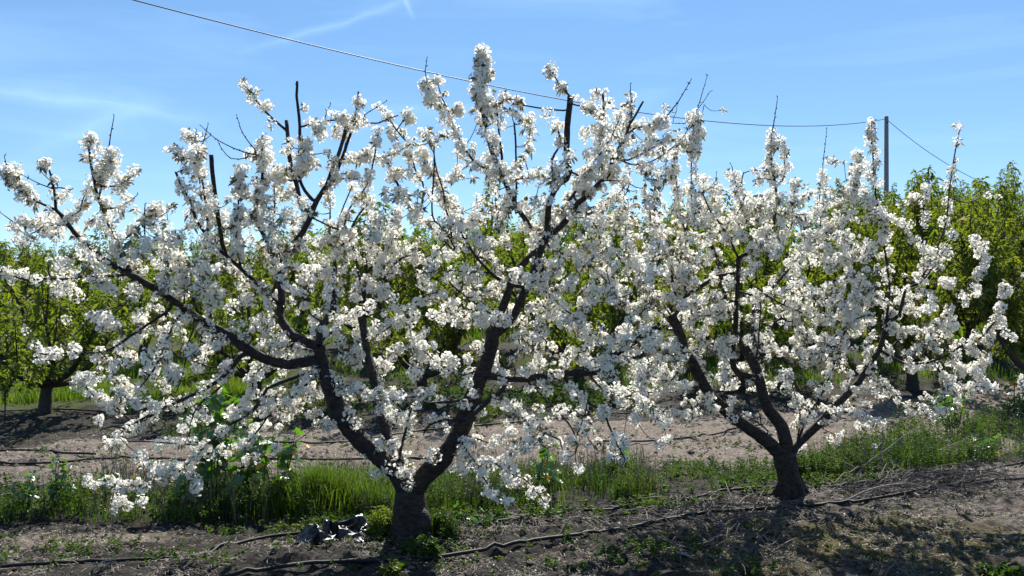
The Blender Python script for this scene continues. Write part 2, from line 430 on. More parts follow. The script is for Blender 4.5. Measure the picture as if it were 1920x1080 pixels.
def leaves(mb, P, D, L, wd, rng, m=0, droop=.25):
    """folded pointed leaves: base P, direction D"""
    n = len(P); D = D/(np.linalg.norm(D, axis=1)[:, None]+1e-12)
    U, W = frames(D); a = rng.uniform(0, 6.28, n)[:, None]
    Sd = np.cos(a)*U+np.sin(a)*W; Nn = np.cross(D, Sd)
    L = L[:, None]; wd = np.asarray(wd)[:, None] if np.ndim(wd) else np.full((n, 1), wd)
    z = np.array([[0, 0, -1.]])
    m1 = P+D*L*.35+z*L*droop*.1; m2 = P+D*L*.7+z*L*droop*.4; tip = P+D*L+z*L*droop
    w1 = wd*.5; up = Nn*wd*.22
    V = np.stack([P, m1+Sd*w1+up, m1, m1-Sd*w1+up, m2+Sd*w1*.8+up, m2, m2-Sd*w1*.8+up, tip], 1)
    base = np.arange(n)[:, None]*8
    Q = np.concatenate([base+np.array([[2, 1, 4, 5]]), base+np.array([[2, 5, 6, 3]])])
    T = np.concatenate([base+np.array([[0, 1, 2]]), base+np.array([[0, 2, 3]]), base+np.array([[5, 4, 7]]), base+np.array([[5, 7, 6]])])
    mb.add(V.reshape(-1, 3), Q, T, m)

def unit(v): return v/(np.linalg.norm(v, axis=-1, keepdims=True)+1e-12)

# ------------------------------------------------------------------ the two cherry trees in blossom
# each line: kind  r0 r1 (mm)  blossom 0..9  depth change (m)  : points along the branch
TREE1 = '''
T 104 86 0 0 : 768,1045 766,1000 768,950 768,918
L 65 39 1 -.05 : 766,925 742,885 700,845 660,805 632,760 614,715 603,675 598,650
L 62 39 1 -.10 : 770,925 800,890 836,856 866,815 882,770 896,728 908,695 917,660 927,612
L 36 23 1 .55 : 752,905 744,860 730,826 717,780 708,755 700,705 689,664 683,628 678,586 680,544
L 33 10 4 -.55 : 602,682 580,676 555,681 510,676 465,655 420,625 370,598 330,572 290,546 248,520 205,498 167,467 150,453 139,439 126,422 114,404 105,394
L 30 22 4 .15 : 598,655 560,635 542,618 526,594 528,560 525,520
L 23 17 3 .45 : 600,650 602,612 620,590 626,545 628,500
B 21 16 3 .15 : 526,530 528,500 536,475 564,442 578,417 589,388 600,366
L 29 18 2 .25 : 927,614 944,572 958,533 966,512 983,492 1003,472 1019,450
L 25 20 1 -.1 : 922,635 950,610 967,588 980,556 997,522 1006,494 1017,461 1026,440
B 18 10 5 -.25 : 1019,446 989,417 969,386 950,350 933,317 919,281 911,239 903,206 905,160
B 20 11 6 .20 : 1028,448 1044,431 1067,406 1083,381 1103,365 1122,344 1142,326 1150,294 1164,275 1174,254
B 21 14 3 -.30 : 1025,442 1029,406 1031,380 1040,358 1052,342
B 19 17 0 -.02 : 1048,345 1062,336 1068,322 1064,294 1063,262 1064,239 1067,205 1069,181
L 27 14 3 -.45 : 906,703 930,706 955,712 994,712 1036,706 1078,700 1119,698 1134,685 1153,667 1189,642 1215,622 1233,612
L 16 12 1 -.28 : 940,708 948,718 938,735 919,747 897,768 869,791 853,810
B 11 4 2 -.05 : 853,812 836,833 811,862
B 12 6 3 -.20 : 915,751 890,753 869,750 828,755 794,755
B 11 5 3 -.10 : 876,787 850,787 828,789 805,797 795,812
B 13 7 2 .1 : 536,478 505,556 480,528
B 15 7 6 -.35 : 520,572 505,556 480,528 453,503 425,478 405,461 389,442 367,411 361,386 342,352 330,324
B 14 13 0 -.08 : 425,478 416,450 411,424 405,386 397,324 396,290
B 14 6 5 .05 : 530,508 506,461 492,436 481,414 479,395 486,360 492,324 492,274 492,256
B 14 11 2 .1 : 600,366 614,341 622,318 630,300 644,261 651,227
B 13 7 2 .2 : 603,370 625,336 639,302 661,238 671,191 672,172
B 13 7 1 -.1 : 598,372 586,374 567,349 561,330 560,300
B 16 12 1 .1 : 592,392 569,394 556,344 544,300 541,270 539,247 537,226
B 9 4 3 -.12 : 539,247 533,241 508,219 489,199 469,172 461,163
B 11 8 1 -.05 : 560,310 561,269 560,219 556,180 557,152
B 13 6 6 -.35 : 248,522 236,500 222,464 208,430 192,392 180,361 172,319 167,283 166,260
B 8 4 5 .0 : 105,396 103,367 96,330 90,311 86,297
B 7 4 8 .1 : 107,396 94,388 72,380 55,367 42,355 30,346 15,322
t 6 3 8 .0 : 126,425 100,422 70,420 28,418
s 4 2 1 .0 : 28,418 14,408 0,398
s 4 2 0 .0 : 94,352 75,345 42,328
s 4 3 2 .0 : 96,350 115,352 133,356
s 3 2 0 .0 : 94,343 80,325 69,305
s 4 2 0 .0 : 20,330 14,314 8,293
t 7 3 8 -.1 : 186,368 192,340 198,315 203,286
s 4 2 0 .0 : 203,290 207,255 214,217
t 5 2 6 .1 : 150,395 154,378 162,358 172,336
t 6 3 6 .0 : 192,392 222,389 240,378
s 3 2 0 .0 : 222,389 240,380 258,365
t 8 4 4 .1 : 246,512 232,475 222,455 208,420 200,394
t 7 3 7 .1 : 226,455 245,440 272,412 292,400
s 5 3 1 .0 : 270,446 270,415 272,382
t 6 3 7 .0 : 200,350 218,350 235,340 251,329
B 8 4 4 -.1 : 246,520 215,517 190,518 155,519 120,523 83,522 55,525 11,515
t 7 4 3 -.1 : 244,530 243,545 236,570
B 9 4 4 -.35 : 318,580 290,600 258,622 240,634 222,647 194,660 155,662 100,664 78,664
B 8 4 3 -.3 : 340,588 333,597 314,636 303,667 280,705 261,728
t 6 3 3 -.2 : 364,604 364,614 353,650 344,700 330,736
B 14 6 4 -.40 : 478,664 458,664 442,678 419,706 392,725 344,750 294,771 255,792 233,803
t 6 3 1 .0 : 233,803 210,800 190,806
t 5 3 1 .0 : 245,798 232,806 222,818
B 8 4 4 -.1 : 455,668 444,680 430,700 415,725 385,748 364,775 353,823
t 8 4 7 -.15 : 300,768 255,792 217,764 189,750 169,737 153,712
B 12 5 4 -.35 : 610,715 585,700 540,712 500,728 492,742 475,767 447,787 422,800 400,823 378,842 353,867 335,885
t 7 4 6 -.1 : 353,867 320,890 294,903 265,912 205,905
B 10 4 5 -.25 : 606,695 575,720 553,742 520,765 505,778 480,812 455,839
t 6 3 5 -.1 : 400,823 378,834 336,830 267,827 205,828
t 6 3 6 .1 : 600,715 540,772 505,800 470,805
t 6 3 4 -.1 : 442,680 400,690 370,680 333,668 310,650
t 6 3 5 .0 : 500,683 480,700 470,740 440,770
B 8 4 8 .0 : 392,440 390,420 385,380 380,340 372,285
t 6 3 6 .0 : 372,300 350,297 322,281
s 4 2 0 .0 : 372,285 382,262 390,234
s 3 2 0 .0 : 365,275 366,262 368,243
B 8 4 8 -.1 : 450,500 442,440 445,394 450,352 453,316
t 8 4 5 .1 : 500,450 514,408 514,347
s 5 2 0 -.1 : 480,290 460,285 430,274 405,260 376,235
s 4 2 0 -.1 : 460,296 433,297 417,280 408,263
s 5 2 0 .0 : 482,290 478,281 455,249 443,214
t 7 3 8 .0 : 545,340 520,320 500,300 470,290
t 7 3 9 -.2 : 560,345 575,320 580,290 570,270
t 7 4 6 .0 : 560,235 600,229 640,225 683,230
B 6 4 3 .0 : 651,229 683,230 711,231 725,224 747,216
s 4 2 0 .0 : 683,216 705,202 724,190
s 4 2 0 .0 : 608,225 612,208 620,196
B 7 4 5 .0 : 606,352 635,337 655,334 672,337
t 7 4 7 .1 : 630,300 658,297 683,297 719,295 744,286 767,272
B 9 4 3 .1 : 778,400 794,349 778,316 772,274 767,269 739,236 722,206
t 5 3 9 .0 : 744,240 755,228 766,220
B 6 4 4 .0 : 640,430 650,400 675,365 692,338 703,285 711,241
t 8 4 6 .1 : 628,480 633,424 644,385 660,350
t 7 4 5 .1 : 620,460 618,408 619,352
B 13 5 6 .2 : 628,500 628,478 640,460 650,447 668,410 690,380
B 12 5 6 .3 : 680,560 690,510 708,490 728,462 740,430 742,395
B 10 4 6 .0 : 680,548 670,500 664,470 655,430
B 8 4 2 -.2 : 850,470 839,442 822,422 811,406 811,356 814,322 814,283
B 7 4 2 -.1 : 846,450 844,417 836,394 830,358 819,322 813,285
t 8 4 7 .0 : 866,420 838,380 812,330 790,290
B 12 5 5 .3 : 683,600 720,520 758,480 794,481 811,475 831,461 850,440
B 8 4 8 .15 : 925,320 900,310 880,290 855,250 830,215 815,190 803,165
s 4 2 0 .0 : 800,160 798,135 801,106
t 7 3 5 .0 : 855,250 842,210 828,182 822,160
s 3 2 0 .0 : 822,165 821,145 820,140
B 8 4 9 .0 : 903,210 900,180 903,150 905,110
B 10 4 6 .15 : 950,345 942,311 936,256 931,189
B 7 6 1 .05 : 966,400 968,342 967,267 964,232
t 7 3 6 .0 : 936,200 955,185 983,197
s 5 4 1 .0 : 1064,206 1058,207 1019,204 980,197
B 6 4 4 .1 : 1048,344 1038,336 1011,333 958,337
t 6 3 2 .0 : 1068,185 1062,172 1050,158 1039,142 1030,130
t 6 3 6 .0 : 1066,192 1078,196 1100,203 1128,222
B 8 4 8 .0 : 1040,330 1035,300 1050,270 1045,235
B 9 7 5 -.1 : 1132,335 1122,294 1128,262 1130,230 1132,192 1130,177
B 9 6 2 .0 : 1174,256 1183,225 1184,200 1185,183
s 4 2 0 .0 : 1183,190 1182,172 1182,157
B 7 6 1 .0 : 1180,235 1194,211 1200,200 1206,190
t 7 3 4 -.1 : 1095,330 1111,306 1130,285 1147,256 1158,230 1164,211
B 7 5 3 .0 : 1150,296 1144,278 1144,256
t 6 4 7 .0 : 1135,340 1154,339 1180,344
t 7 4 7 -.1 : 1165,300 1178,300 1219,280 1255,255
t 6 3 5 -.1 : 1165,306 1183,308 1219,303 1255,280 1280,258 1289,244
t 6 4 7 .0 : 1178,250 1192,240 1222,236 1240,225
s 5 2 0 .0 : 1240,235 1258,208 1272,190 1285,168 1297,147
B 13 6 3 .2 : 1032,440 1039,417 1050,397 1067,375 1085,350 1100,320
t 7 4 6 .0 : 1075,370 1100,400 1120,430 1126,455
B 7 4 2 -.2 : 948,615 906,578 878,558 856,542 822,508 800,490
B 12 5 2 -.2 : 985,540 968,537 944,528 919,511 894,483 875,455 860,430
t 6 3 5 -.1 : 919,511 892,511 836,507 800,512
t 6 3 5 .1 : 919,512 880,522 830,545 794,556 760,580
t 6 3 6 .1 : 912,645 900,655 883,667 850,680 817,676 800,662 780,640
t 6 3 4 .0 : 900,695 892,695 864,703 836,692 811,673 790,655
B 7 4 6 -.2 : 1020,490 1014,531 1031,553 1050,572 1067,586 1090,600
t 8 4 6 -.1 : 980,575 1014,572 1053,600 1072,614 1110,640
B 9 4 7 .1 : 1022,455 1031,464 1056,475 1075,483 1110,500 1140,530
B 7 4 3 -.2 : 927,742 933,739 967,770 994,798 1022,812 1050,825
B 7 4 3 -.1 : 990,713 994,720 1022,748 1050,775 1069,798 1080,820
B 8 4 4 -.2 : 1062,705 1064,717 1094,748 1130,775 1142,800 1155,830 1172,862
t 5 3 6 .0 : 1098,752 1100,760 1094,784 1078,820 1060,832
t 7 3 5 -.2 : 853,812 870,838 890,865 910,900 930,930 945,935
t 5 3 6 .0 : 890,865 920,865 953,887 985,900 1020,940
t 6 3 6 -.1 : 1022,812 1000,835 960,845 930,870
t 6 3 8 -.1 : 860,812 890,820 920,830 955,812
t 6 3 7 .0 : 1100,700 1130,730 1170,745 1210,760 1240,790
t 5 3 3 -.1 : 766,925 762,890 770,880
t 6 3 6 -.2 : 690,845 720,830 740,832
t 8 5 6 -.2 : 600,690 630,715 670,730 720,745 770,745 800,735
B 11 4 4 -.3 : 740,870 752,840 760,810 765,785 775,755
t 6 3 5 -.1 : 848,700 870,720 890,715
t 6 3 5 .2 : 700,690 740,660 790,640 820,655
t 6 3 5 .0 : 598,660 570,655 535,650 515,660
t 7 3 5 -.1 : 603,640 640,610 660,590 700,570
t 6 3 6 -.1 : 583,590 570,560 548,540
t 6 3 6 .0 : 690,650 720,620 760,600 810,590 840,585
t 6 3 6 .1 : 683,600 730,580 780,590
t 6 3 6 -.1 : 930,600 890,600 850,620
t 6 3 6 -.2 : 400,610 395,570 380,540 372,500
t 6 3 6 .1 : 340,575 345,540 340,510 330,480
t 6 3 7 .0 : 300,550 310,510 300,480 315,450
'''
TREE2 = '''
T 86 72 0 0 : 1483,945 1482,915 1476,880 1470,850
L 50 35 1 -.1 : 1466,858 1450,838 1420,812 1370,778 1340,750 1315,715 1298,680 1282,645 1268,612 1257,590
L 46 31 2 .15 : 1472,855 1474,830 1466,800 1442,768 1429,733 1420,698 1405,668 1396,650
L 33 16 4 .05 : 1482,855 1492,838 1510,818 1538,792 1564,766 1587,739 1614,710 1628,684 1646,661 1657,629 1662,600
L 25 16 3 -.35 : 1428,722 1412,708 1394,703 1375,690 1372,655 1377,614 1379,570 1383,517 1384,483
L 22 16 4 .2 : 1398,655 1386,642 1373,600 1362,575 1353,530 1344,489 1333,456
L 22 12 5 .4 : 1420,700 1417,665 1413,640 1411,606 1417,567 1439,550 1455,532
B 14 8 4 .05 : 1384,483 1396,478 1411,472 1431,456 1450,419 1456,386 1456,358 1451,330
B 9 4 9 .0 : 1451,330 1447,313 1446,280 1446,257
s 5 2 0 .0 : 1447,260 1451,229 1455,205 1458,182
t 6 3 9 .0 : 1455,345 1471,332 1471,300 1471,266
B 16 11 4 .0 : 1258,594 1270,585 1283,567 1290,553 1303,544 1328,528 1344,517 1380,512
B 10 4 5 .1 : 1290,556 1280,530 1272,500 1283,461 1286,428 1294,400 1296,350 1296,300 1297,257
B 11 7 5 .2 : 1275,580 1264,540 1260,500 1261,467 1244,442 1231,422 1214,397
t 8 4 7 .0 : 1290,440 1275,400 1270,360 1267,316 1264,293
s 5 2 0 .0 : 1297,262 1305,215 1314,185 1326,142
s 3 2 0 .0 : 1310,205 1322,185 1332,171
s 3 2 0 .0 : 1316,215 1319,205 1320,196
s 3 2 0 .0 : 1262,230 1268,210 1270,195
t 7 3 9 .0 : 1296,300 1305,270 1308,240 1306,215
B 8 4 3 -.1 : 1380,520 1392,511 1400,522 1408,533 1420,541 1430,545
B 8 4 3 -.25 : 1378,550 1389,547 1410,553 1428,550 1469,572 1503,586
B 13 5 5 .0 : 1448,538 1478,506 1506,472 1525,455 1539,442 1560,430
B 9 4 4 .0 : 1384,486 1378,470 1367,447 1350,419 1333,397 1317,361
B 5 4 2 -.15 : 1290,445 1300,440 1322,433 1356,417 1378,403 1390,388
B 14 10 4 .0 : 1662,604 1672,600 1686,589 1692,564 1700,542 1725,530
B 10 4 5 .0 : 1662,600 1668,540 1661,483 1655,450 1651,419 1644,372 1638,308 1634,250 1634,228
B 7 4 7 .0 : 1725,532 1731,517 1730,472 1729,419 1736,370 1741,340
s 4 2 0 .0 : 1739,345 1741,325 1743,311
B 7 4 4 .1 : 1728,530 1745,490 1765,450 1776,414 1781,359 1793,278 1801,237
t 7 4 8 -.1 : 1728,530 1739,517 1761,483 1790,440
B 12 4 4 -.2 : 1655,660 1675,672 1687,678 1725,681 1754,675 1783,661 1815,640 1842,632 1853,617 1872,592 1880,560 1886,539
t 8 4 9 .0 : 1842,632 1853,617 1872,592 1880,560 1889,539
t 7 4 8 .0 : 1800,655 1830,660 1845,680
B 7 4 7 -.1 : 1745,680 1754,687 1774,713 1800,735 1830,725 1860,730
t 7 4 9 .0 : 1780,670 1800,690 1830,700 1850,720
B 7 4 7 .1 : 1745,625 1778,589 1800,560 1814,539 1833,503 1847,460
B 9 4 5 .1 : 1657,640 1663,655 1687,635 1704,620 1751,623 1775,625
B 10 4 5 -.2 : 1490,838 1515,780 1538,745 1552,713 1564,684 1575,650
t 8 4 6 -.2 : 1530,795 1550,777 1582,772 1625,783 1650,790
B 6 4 6 -.2 : 1614,700 1628,705 1675,737 1704,760 1730,768
B 9 4 5 -.1 : 1560,640 1593,608 1617,594 1646,591
t 10 5 5 .0 : 1575,650 1580,630 1593,608 1600,580 1605,540
B 9 4 6 .1 : 1560,440 1580,420 1598,400 1604,360 1610,320 1612,285
t 5 3 5 .0 : 1540,440 1538,400 1537,357 1542,325
s 4 2 0 .0 : 1541,330 1544,299 1550,242
t 5 3 8 .0 : 1480,430 1487,380 1490,345
t 6 3 7 .0 : 1400,420 1385,370 1375,325
s 4 2 0 .0 : 1376,328 1373,315 1370,307
t 6 3 6 .0 : 1390,350 1395,325 1414,320 1435,321
t 5 3 5 .0 : 1450,336 1430,334 1412,338
s 3 2 0 .0 : 1345,345 1343,335 1343,324
B 9 4 5 -.25 : 1366,650 1350,643 1336,644 1294,660 1250,675 1220,680
B 6 4 5 -.2 : 1310,722 1306,725 1280,731 1253,736 1210,735 1175,731
t 6 3 5 -.1 : 1290,680 1278,686 1260,712 1242,728
B 6 4 5 -.2 : 1262,716 1244,714 1200,694 1156,653 1111,617
t 6 3 6 -.1 : 1215,745 1206,764 1250,772 1267,764
B 6 4 2 -.1 : 1440,808 1431,800 1394,775 1364,756
s 5 3 1 -.1 : 1425,802 1425,780 1418,760
B 7 4 2 -.2 : 1412,680 1417,672 1422,642 1425,600 1427,560
t 7 4 7 .0 : 1300,600 1320,590 1340,595 1360,580
t 7 4 7 -.1 : 1250,580 1220,570 1190,575 1160,570
t 7 4 7 -.1 : 1260,470 1230,480 1200,490 1170,480
t 7 4 7 .0 : 1340,480 1320,490 1300,500
t 7 4 7 -.2 : 1490,830 1500,780 1490,740 1480,700
t 7 4 6 .2 : 1480,560 1500,620 1540,640 1570,660
t 7 4 6 -.1 : 1400,600 1440,640 1470,660 1520,660
t 7 4 6 .0 : 1440,560 1470,600 1500,600
t 7 4 6 .1 : 1660,600 1690,560 1720,560
t 7 4 7 -.1 : 1650,560 1620,540 1590,500 1570,480
'''
# how thick the blossom stands over the crown, forty-pixel cells: (row: start column, digits)
DENS = {2: [(22, '4')], 3: [(20, '3'), (22, '9'), (25, '2')],
 4: [(11, '21'), (16, '4'), (20, '71'), (22, '951'), (26, '2'), (28, '52')],
 5: [(12, '4'), (14, '257421'), (19, '54'), (21, '4973'), (26, '3797688'), (33, '1')],
 6: [(4, '4'), (8, '26'), (12, '4368655535'), (21, '6866'), (26, '4888889'), (36, '7'), (40, '5')],
 7: [(2, '3'), (4, '35'), (8, '39'), (11, '387977754677751'), (26, '6887776'), (36, '7'), (38, '2371')],
 8: [(0, '51'), (4, '381'), (8, '471568644677877877'), (26, '78753675647'), (37, '13481')],
 9: [(0, '05567733'), (8, '58577656'), (16, '476687787777877789888788888433412')],
 10: [(0, '388766774678874568778898578888988789888423741')],
 11: [(0, '24347778537888788888788778467778886687888866478323')],
 12: [(0, '014634788777667877877666658898988546778888687556')],
 13: [(0, '014655688877667786466455667889977545787877877336')],
 14: [(3, '25523446565676476555365678887885357888778773362')],
 15: [(1, '2'), (4, '754345543545565666445556787564334777666656566')],
 16: [(1, '44'), (4, '535646546754556654353456777665556674555657730')],
 17: [(3, '33345545665566554432433456777775566555455688850')],
 18: [(3, '3466643377658988743153224788876535657664265740')],
 19: [(4, '14374657656536653223543444655121'), (36, '354555321')],
 20: [(5, '42455552'), (17, '656366786567622'), (38, '121')],
 21: [(6, '346642'), (17, '17'), (21, '7764223521')],
 22: [(4, '257753'), (18, '54'), (22, '8731')],
 23: [(5, '22'), (23, '742')]}
TG = np.zeros((27, 48))
for rr_, runs in DENS.items():
    for c0_, s_ in runs:
        for k_, ch in enumerate(s_):
            if c0_+k_ < 48: TG[rr_, c0_+k_] = int(ch)/10.6
TG = -np.log(1-np.clip(TG, 0, .93))*1.0            # wanted depth of blossom
for r_, (a_, b_) in {8: (41, 48), 9: (41, 48), 10: (40, 48), 11: (40, 48), 12: (41, 48), 13: (41, 48), 14: (44, 48), 15: (45, 46), 16: (46, 48)}.items(): TG[r_, a_:b_] *= .40
TG[7:17, 24:41] *= 1.45; TG[17:20, 27:36] *= 1.2; TG[9:17, 6:24] *= 1.12; TG[:, 47] *= .15; TG[:, 46] *= .6
HAVE = np.zeros_like(TG)
def cellof(P):
    px = P[0]/P[1]*F+CX; pyy = CY-(P[2]-HC)/P[1]*F
    return int(pyy//40), int(px//40), px, pyy
def credit(P, r):
    a, b, _, _ = cellof(P)
    if 0 <= a < 27 and 0 <= b < 48: HAVE[a, b] += .80*math.pi*(r*F/P[1])**2/1600

def parse(txt):
    L = []
    for ln in txt.strip().splitlines():
        h, p = ln.split(':'); h = h.split()
        L.append((h[0], float(h[1])/1000, float(h[2])/1000, int(h[3])/9.0, float(h[4]), [tuple(map(float, q.split(','))) for q in p.split()]))
    return L

def buds(mb, P, r, rng, every=.045):
    """small side spurs and pointed buds on a bare shoot"""
    L = np.concatenate([[0], np.cumsum(np.linalg.norm(np.diff(P, axis=0), axis=1))])
    s = every*.6; k = 0
    while s < L[-1]:
        i = min(np.searchsorted(L, s), len(P)-1)
        T = unit(P[i]-P[i-1] if i else P[1]-P[0]); a = k*2.4
        U, W = frames(T[None]); d = unit(math.cos(a)*U[0]+math.sin(a)*W[0]+T*.9)
        ln = rng.uniform(.010, .020)
        tube(mb, np.array([P[i], P[i]+d*ln*.5, P[i]+d*ln]), [r*.8+.001, .0034, .0006], 4, False)
        s += every*rng.uniform(.7, 1.3); k += 1

def blossom_at(bl, lf, c, rng, size=1.0, n=None):
    """one spur's posy of flowers: a loose ball of blossoms facing outward round a point on the wood"""
    R0 = .0345*size*rng.uniform(.85, 1.15)
    n = n or int(rng.integers(26, 38)*size**1.5)+3
    k = np.arange(n)+.5
    ph = np.arccos(1-2*k/n); th = math.pi*(1+5**.5)*k+rng.uniform(0, 6.28)
    d = np.stack([np.cos(th)*np.sin(ph), np.sin(th)*np.sin(ph), np.cos(ph)], 1)
    gap = unit(rng.normal(0, 1, 3)); d = d[(d@gap) < rng.uniform(.72, .98)]; n = len(d)
    d = unit(d+rng.normal(0, .13, d.shape))
    rr = R0*rng.uniform(.55, 1.15, n)[:, None]*rng.uniform(.75, 1.25, 3)
    bl[0].append(c+d*rr); bl[1].append(unit(d+rng.normal(0, .5, d.shape)))
    bl[2].append(rng.uniform(.0098, .0128, n)*min(1, size)**.5)
    if rng.random() < .75:
        m = int(rng.integers(3, 7)); dl = unit(gap+rng.normal(0, .55, (m, 3)))
        lf[0].append(np.repeat(c[None], m, 0)+dl*R0*.35); lf[1].append(dl); lf[2].append(rng.uniform(.028, .050, m))
    return R0

BALLS1 = [(22,325,22),(20,345,15),(48,352,14),(88,302,12),(167,270,9),(205,285,9),(205,312,20),(190,332,18),(228,347,15),(243,332,8),(292,395,18),(312,281,9),(335,290,8),(370,287,20),(350,318,14),(372,320,18),(360,345,12),(450,332,16),(455,357,18),(481,170,10),(500,202,10),(507,232,12),(572,202,12),(500,300,24),(520,332,22),(575,300,30),(560,322,22),(600,245,20),(640,222,16),(671,190,16),(668,222,14),(765,222,18),(735,255,16),(745,325,20),(690,290,20),(800,160,18),(805,187,18),(835,175,11),(830,205,14),(860,205,18),(903,107,26),(905,137,28),(900,165,22),(915,190,20),(945,180,14),(972,190,13),(1030,130,12),(1055,163,13),(1078,183,10),(1135,172,10),(1242,228,20),(790,290,22),(800,320,18),(1100,330,30),(1090,352,25),(60,420,12),(35,425,10),(160,715,16),(170,738,14),(215,830,12),(205,905,12),(235,915,12),(300,885,18),(325,880,18),(105,548,14),(75,655,11),(180,670,14),(195,600,24),(175,595,16),(220,610,14),(1170,860,12),(1022,935,12),(757,885,16),(735,890,14)]
BALLS2 = [(1300,225,22),(1312,250,22),(1300,280,18),(1448,245,10),(1440,268,10),(1455,275,12),(1475,285,11),(1475,310,10),(1445,300,10),(1455,320,14),(1542,322,12),(1550,335,8),(1493,342,12),(1605,290,18),(1608,312,20),(1600,337,18),(1598,357,18),(1634,240,14),(1638,262,10),(1645,285,10),(1645,305,8),(1640,327,6),(1735,347,10),(1790,332,6),(1795,300,6),(1793,275,5),(1845,455,10),(1848,482,16),(1838,512,18),(1830,542,16),(1888,545,15),(1875,577,18),(1870,602,20),(1850,632,20),(1820,647,16),(1830,692,20),(1800,700,18),(1780,710,15),(1860,730,16),(1710,690,15),(1285,780,14),(1270,770,12)]
def cherry(txt, base_px, Y0, label, rng, balls, bark):
    lines = parse(txt)
    base = at(base_px[0], base_px[1], Y0); base[2] = float(gz(base[0], base[1]))
    root = empty('blossoming_cherry_tree', base); tag(root, label, 'cherry tree')
    NP = []                                   # skeleton nodes: px, py, Y, radius
    tw = MB(); bl = ([], [], []); lf = ([], [], []); spots = []; core = MB()
    if Y0 < 6:
        bp = at(789, 978, 5.46); bm_ = MB(); th = np.linspace(0, 2*math.pi, 20, endpoint=False); V = []
        for i_ in range(13):
            ph = math.pi*i_/12
            for q in th: V.append(bp+np.array([math.sin(ph)*math.cos(q)*.062, math.sin(ph)*math.sin(q)*.06, math.cos(ph)*.085])*(1+.12*(float(vnoise(q*2, ph*3, 81))-.5)))
        bm_.add(V, [[i_*20+j_, i_*20+(j_+1) % 20, (i_+1)*20+(j_+1) % 20, (i_+1)*20+j_] for i_ in range(12) for j_ in range(20)])
        bm_.build('burl', bark, root, True, base)
    for ki, (kind, r0, r1, bloom, dz, pts) in enumerate(lines):
        pts = [list(p) for p in pts]
        if NP:
            A = np.array(NP); dist = np.hypot(A[:, 0]-pts[0][0], A[:, 1]-pts[0][1])
            ok = dist+np.where(A[:, 3] < r0*.55, 60, 0)
            q = A[np.argmin(ok)]; y0 = q[2]
            if dist[np.argmin(ok)] > 7 and kind != 'T': pts.insert(0, [q[0], q[1]])
            else: pts[0] = [q[0], q[1]]
        else: y0 = Y0
        pp = np.array(pts); L = np.concatenate([[0], np.cumsum(np.hypot(*np.diff(pp, axis=0).T))]); L /= L[-1]
        ys = y0+dz*L**1.1
        ctrl = np.array([np.append(at(a, b, y), l) for (a, b), y, l in zip(pts, ys, L)])
        C = catmull(ctrl, .03); P = C[:, :3]; l = np.clip(C[:, 3], 0, 1)
        if kind != 'T':
            amp = min(.012, .25*max(r0, .01))+.003
            wv = np.cumsum(rng.normal(0, 1, (len(P), 3)), 0); wv -= wv[0]+(wv[-1]-wv[0])*np.linspace(0, 1, len(P))[:, None]
            P = P+wv*amp*.16
        rad = r0+(r1-r0)*l
        if kind == 'T':
            hgt = P[:, 2]-P[0, 2]; rad = rad*(1+.22*np.exp(-hgt/.06)+.07*np.sin(hgt*21+.6))
            P[0, 2] -= .12
        if kind in 'TL':
            rad = rad*(1+.08*np.interp(np.arange(len(P)), np.arange(0, len(P)+4, 4), rng.normal(0, 1, len(range(0, len(P)+4, 4)))))
            mb = core if kind == 'T' else MB()
            tube(mb, P, rad, 22 if r0 > .04 else 14, True, 0, .07, ki)
            if kind == 'L': mb.build('limb', bark, root, True, base)
            else: mb.build('trunk', bark, root, True, base)
        elif kind == 'B':
            mb = MB(); tube(mb, P, rad, 9, True, 0, .07, ki)
            if r1 < .009: buds(mb, P, r1, rng, .07)
            mb.build('branch', bark, root, True, base)
        else:
            tube(tw, P, rad, 5, False)
            buds(tw, P, float(rad.mean())*.6, rng, .04 if kind == 's' else .08)
        for p, r in zip(P, rad):
            px = p[0]/p[1]*F+CX; pyy = CY-(p[2]-HC)/p[1]*F
            NP.append((px, pyy, p[1], r))
        # posies on short spurs along the wood
        if bloom > 0:
            s = np.concatenate([[0], np.cumsum(np.linalg.norm(np.diff(P, axis=0), axis=1))])
            q = .05
            while q < s[-1]+.01:
                i = min(np.searchsorted(s, q), len(P)-1)
                if rng.random() < bloom*1.3:
                    off = rng.normal(0, 1, 3); off = unit(off)*(rad[i]+rng.uniform(.005, .035)*(1 if rad[i] < .015 else 1.6))
                    if rad[i] > .024 and rng.random() < .6: off[1] = abs(off[1])+.03
                    spots.append((P[i]+off, P[i], rng.uniform(.8, 1.15)))
                q += rng.uniform(.030, .050)
            if bloom >= .85: spots.append((P[-1], P[-1], 1.1))
    for c, src, sz in spots:
        a, b, _, _ = cellof(c)
        if 0 <= a < 27 and 0 <= b < 48:
            need = TG[a, b]-HAVE[a, b]
            if need < -.1 and rng.random() < .8: continue
        R0 = blossom_at(bl, lf, c, rng, sz); credit(c, R0*1.25)
        if np.linalg.norm(c-src) > .02: tube(tw, np.array([src, c]), [.003, .002], 4, False)
    for k in range(6):
        a = k*1.05+rng.uniform(-.3, .3); rr_ = .10 if Y0 < 6 else .085
        d = np.array([math.cos(a), math.sin(a), 0]); top = base+d*rr_*.55+np.array([0, 0, .13]); foot = base+d*(rr_*1.75)+np.array([0, 0, -.05])
        C = catmull(np.array([top, base+d*rr_*1.02+[0, 0, .05], foot]), .02); rm = MB(); tube(rm, C, np.linspace(.030, .024, len(C)), 9, True, 0, .08, 90+k)
        rm.build('root', bark, root, True, base)
    A = np.array(NP)
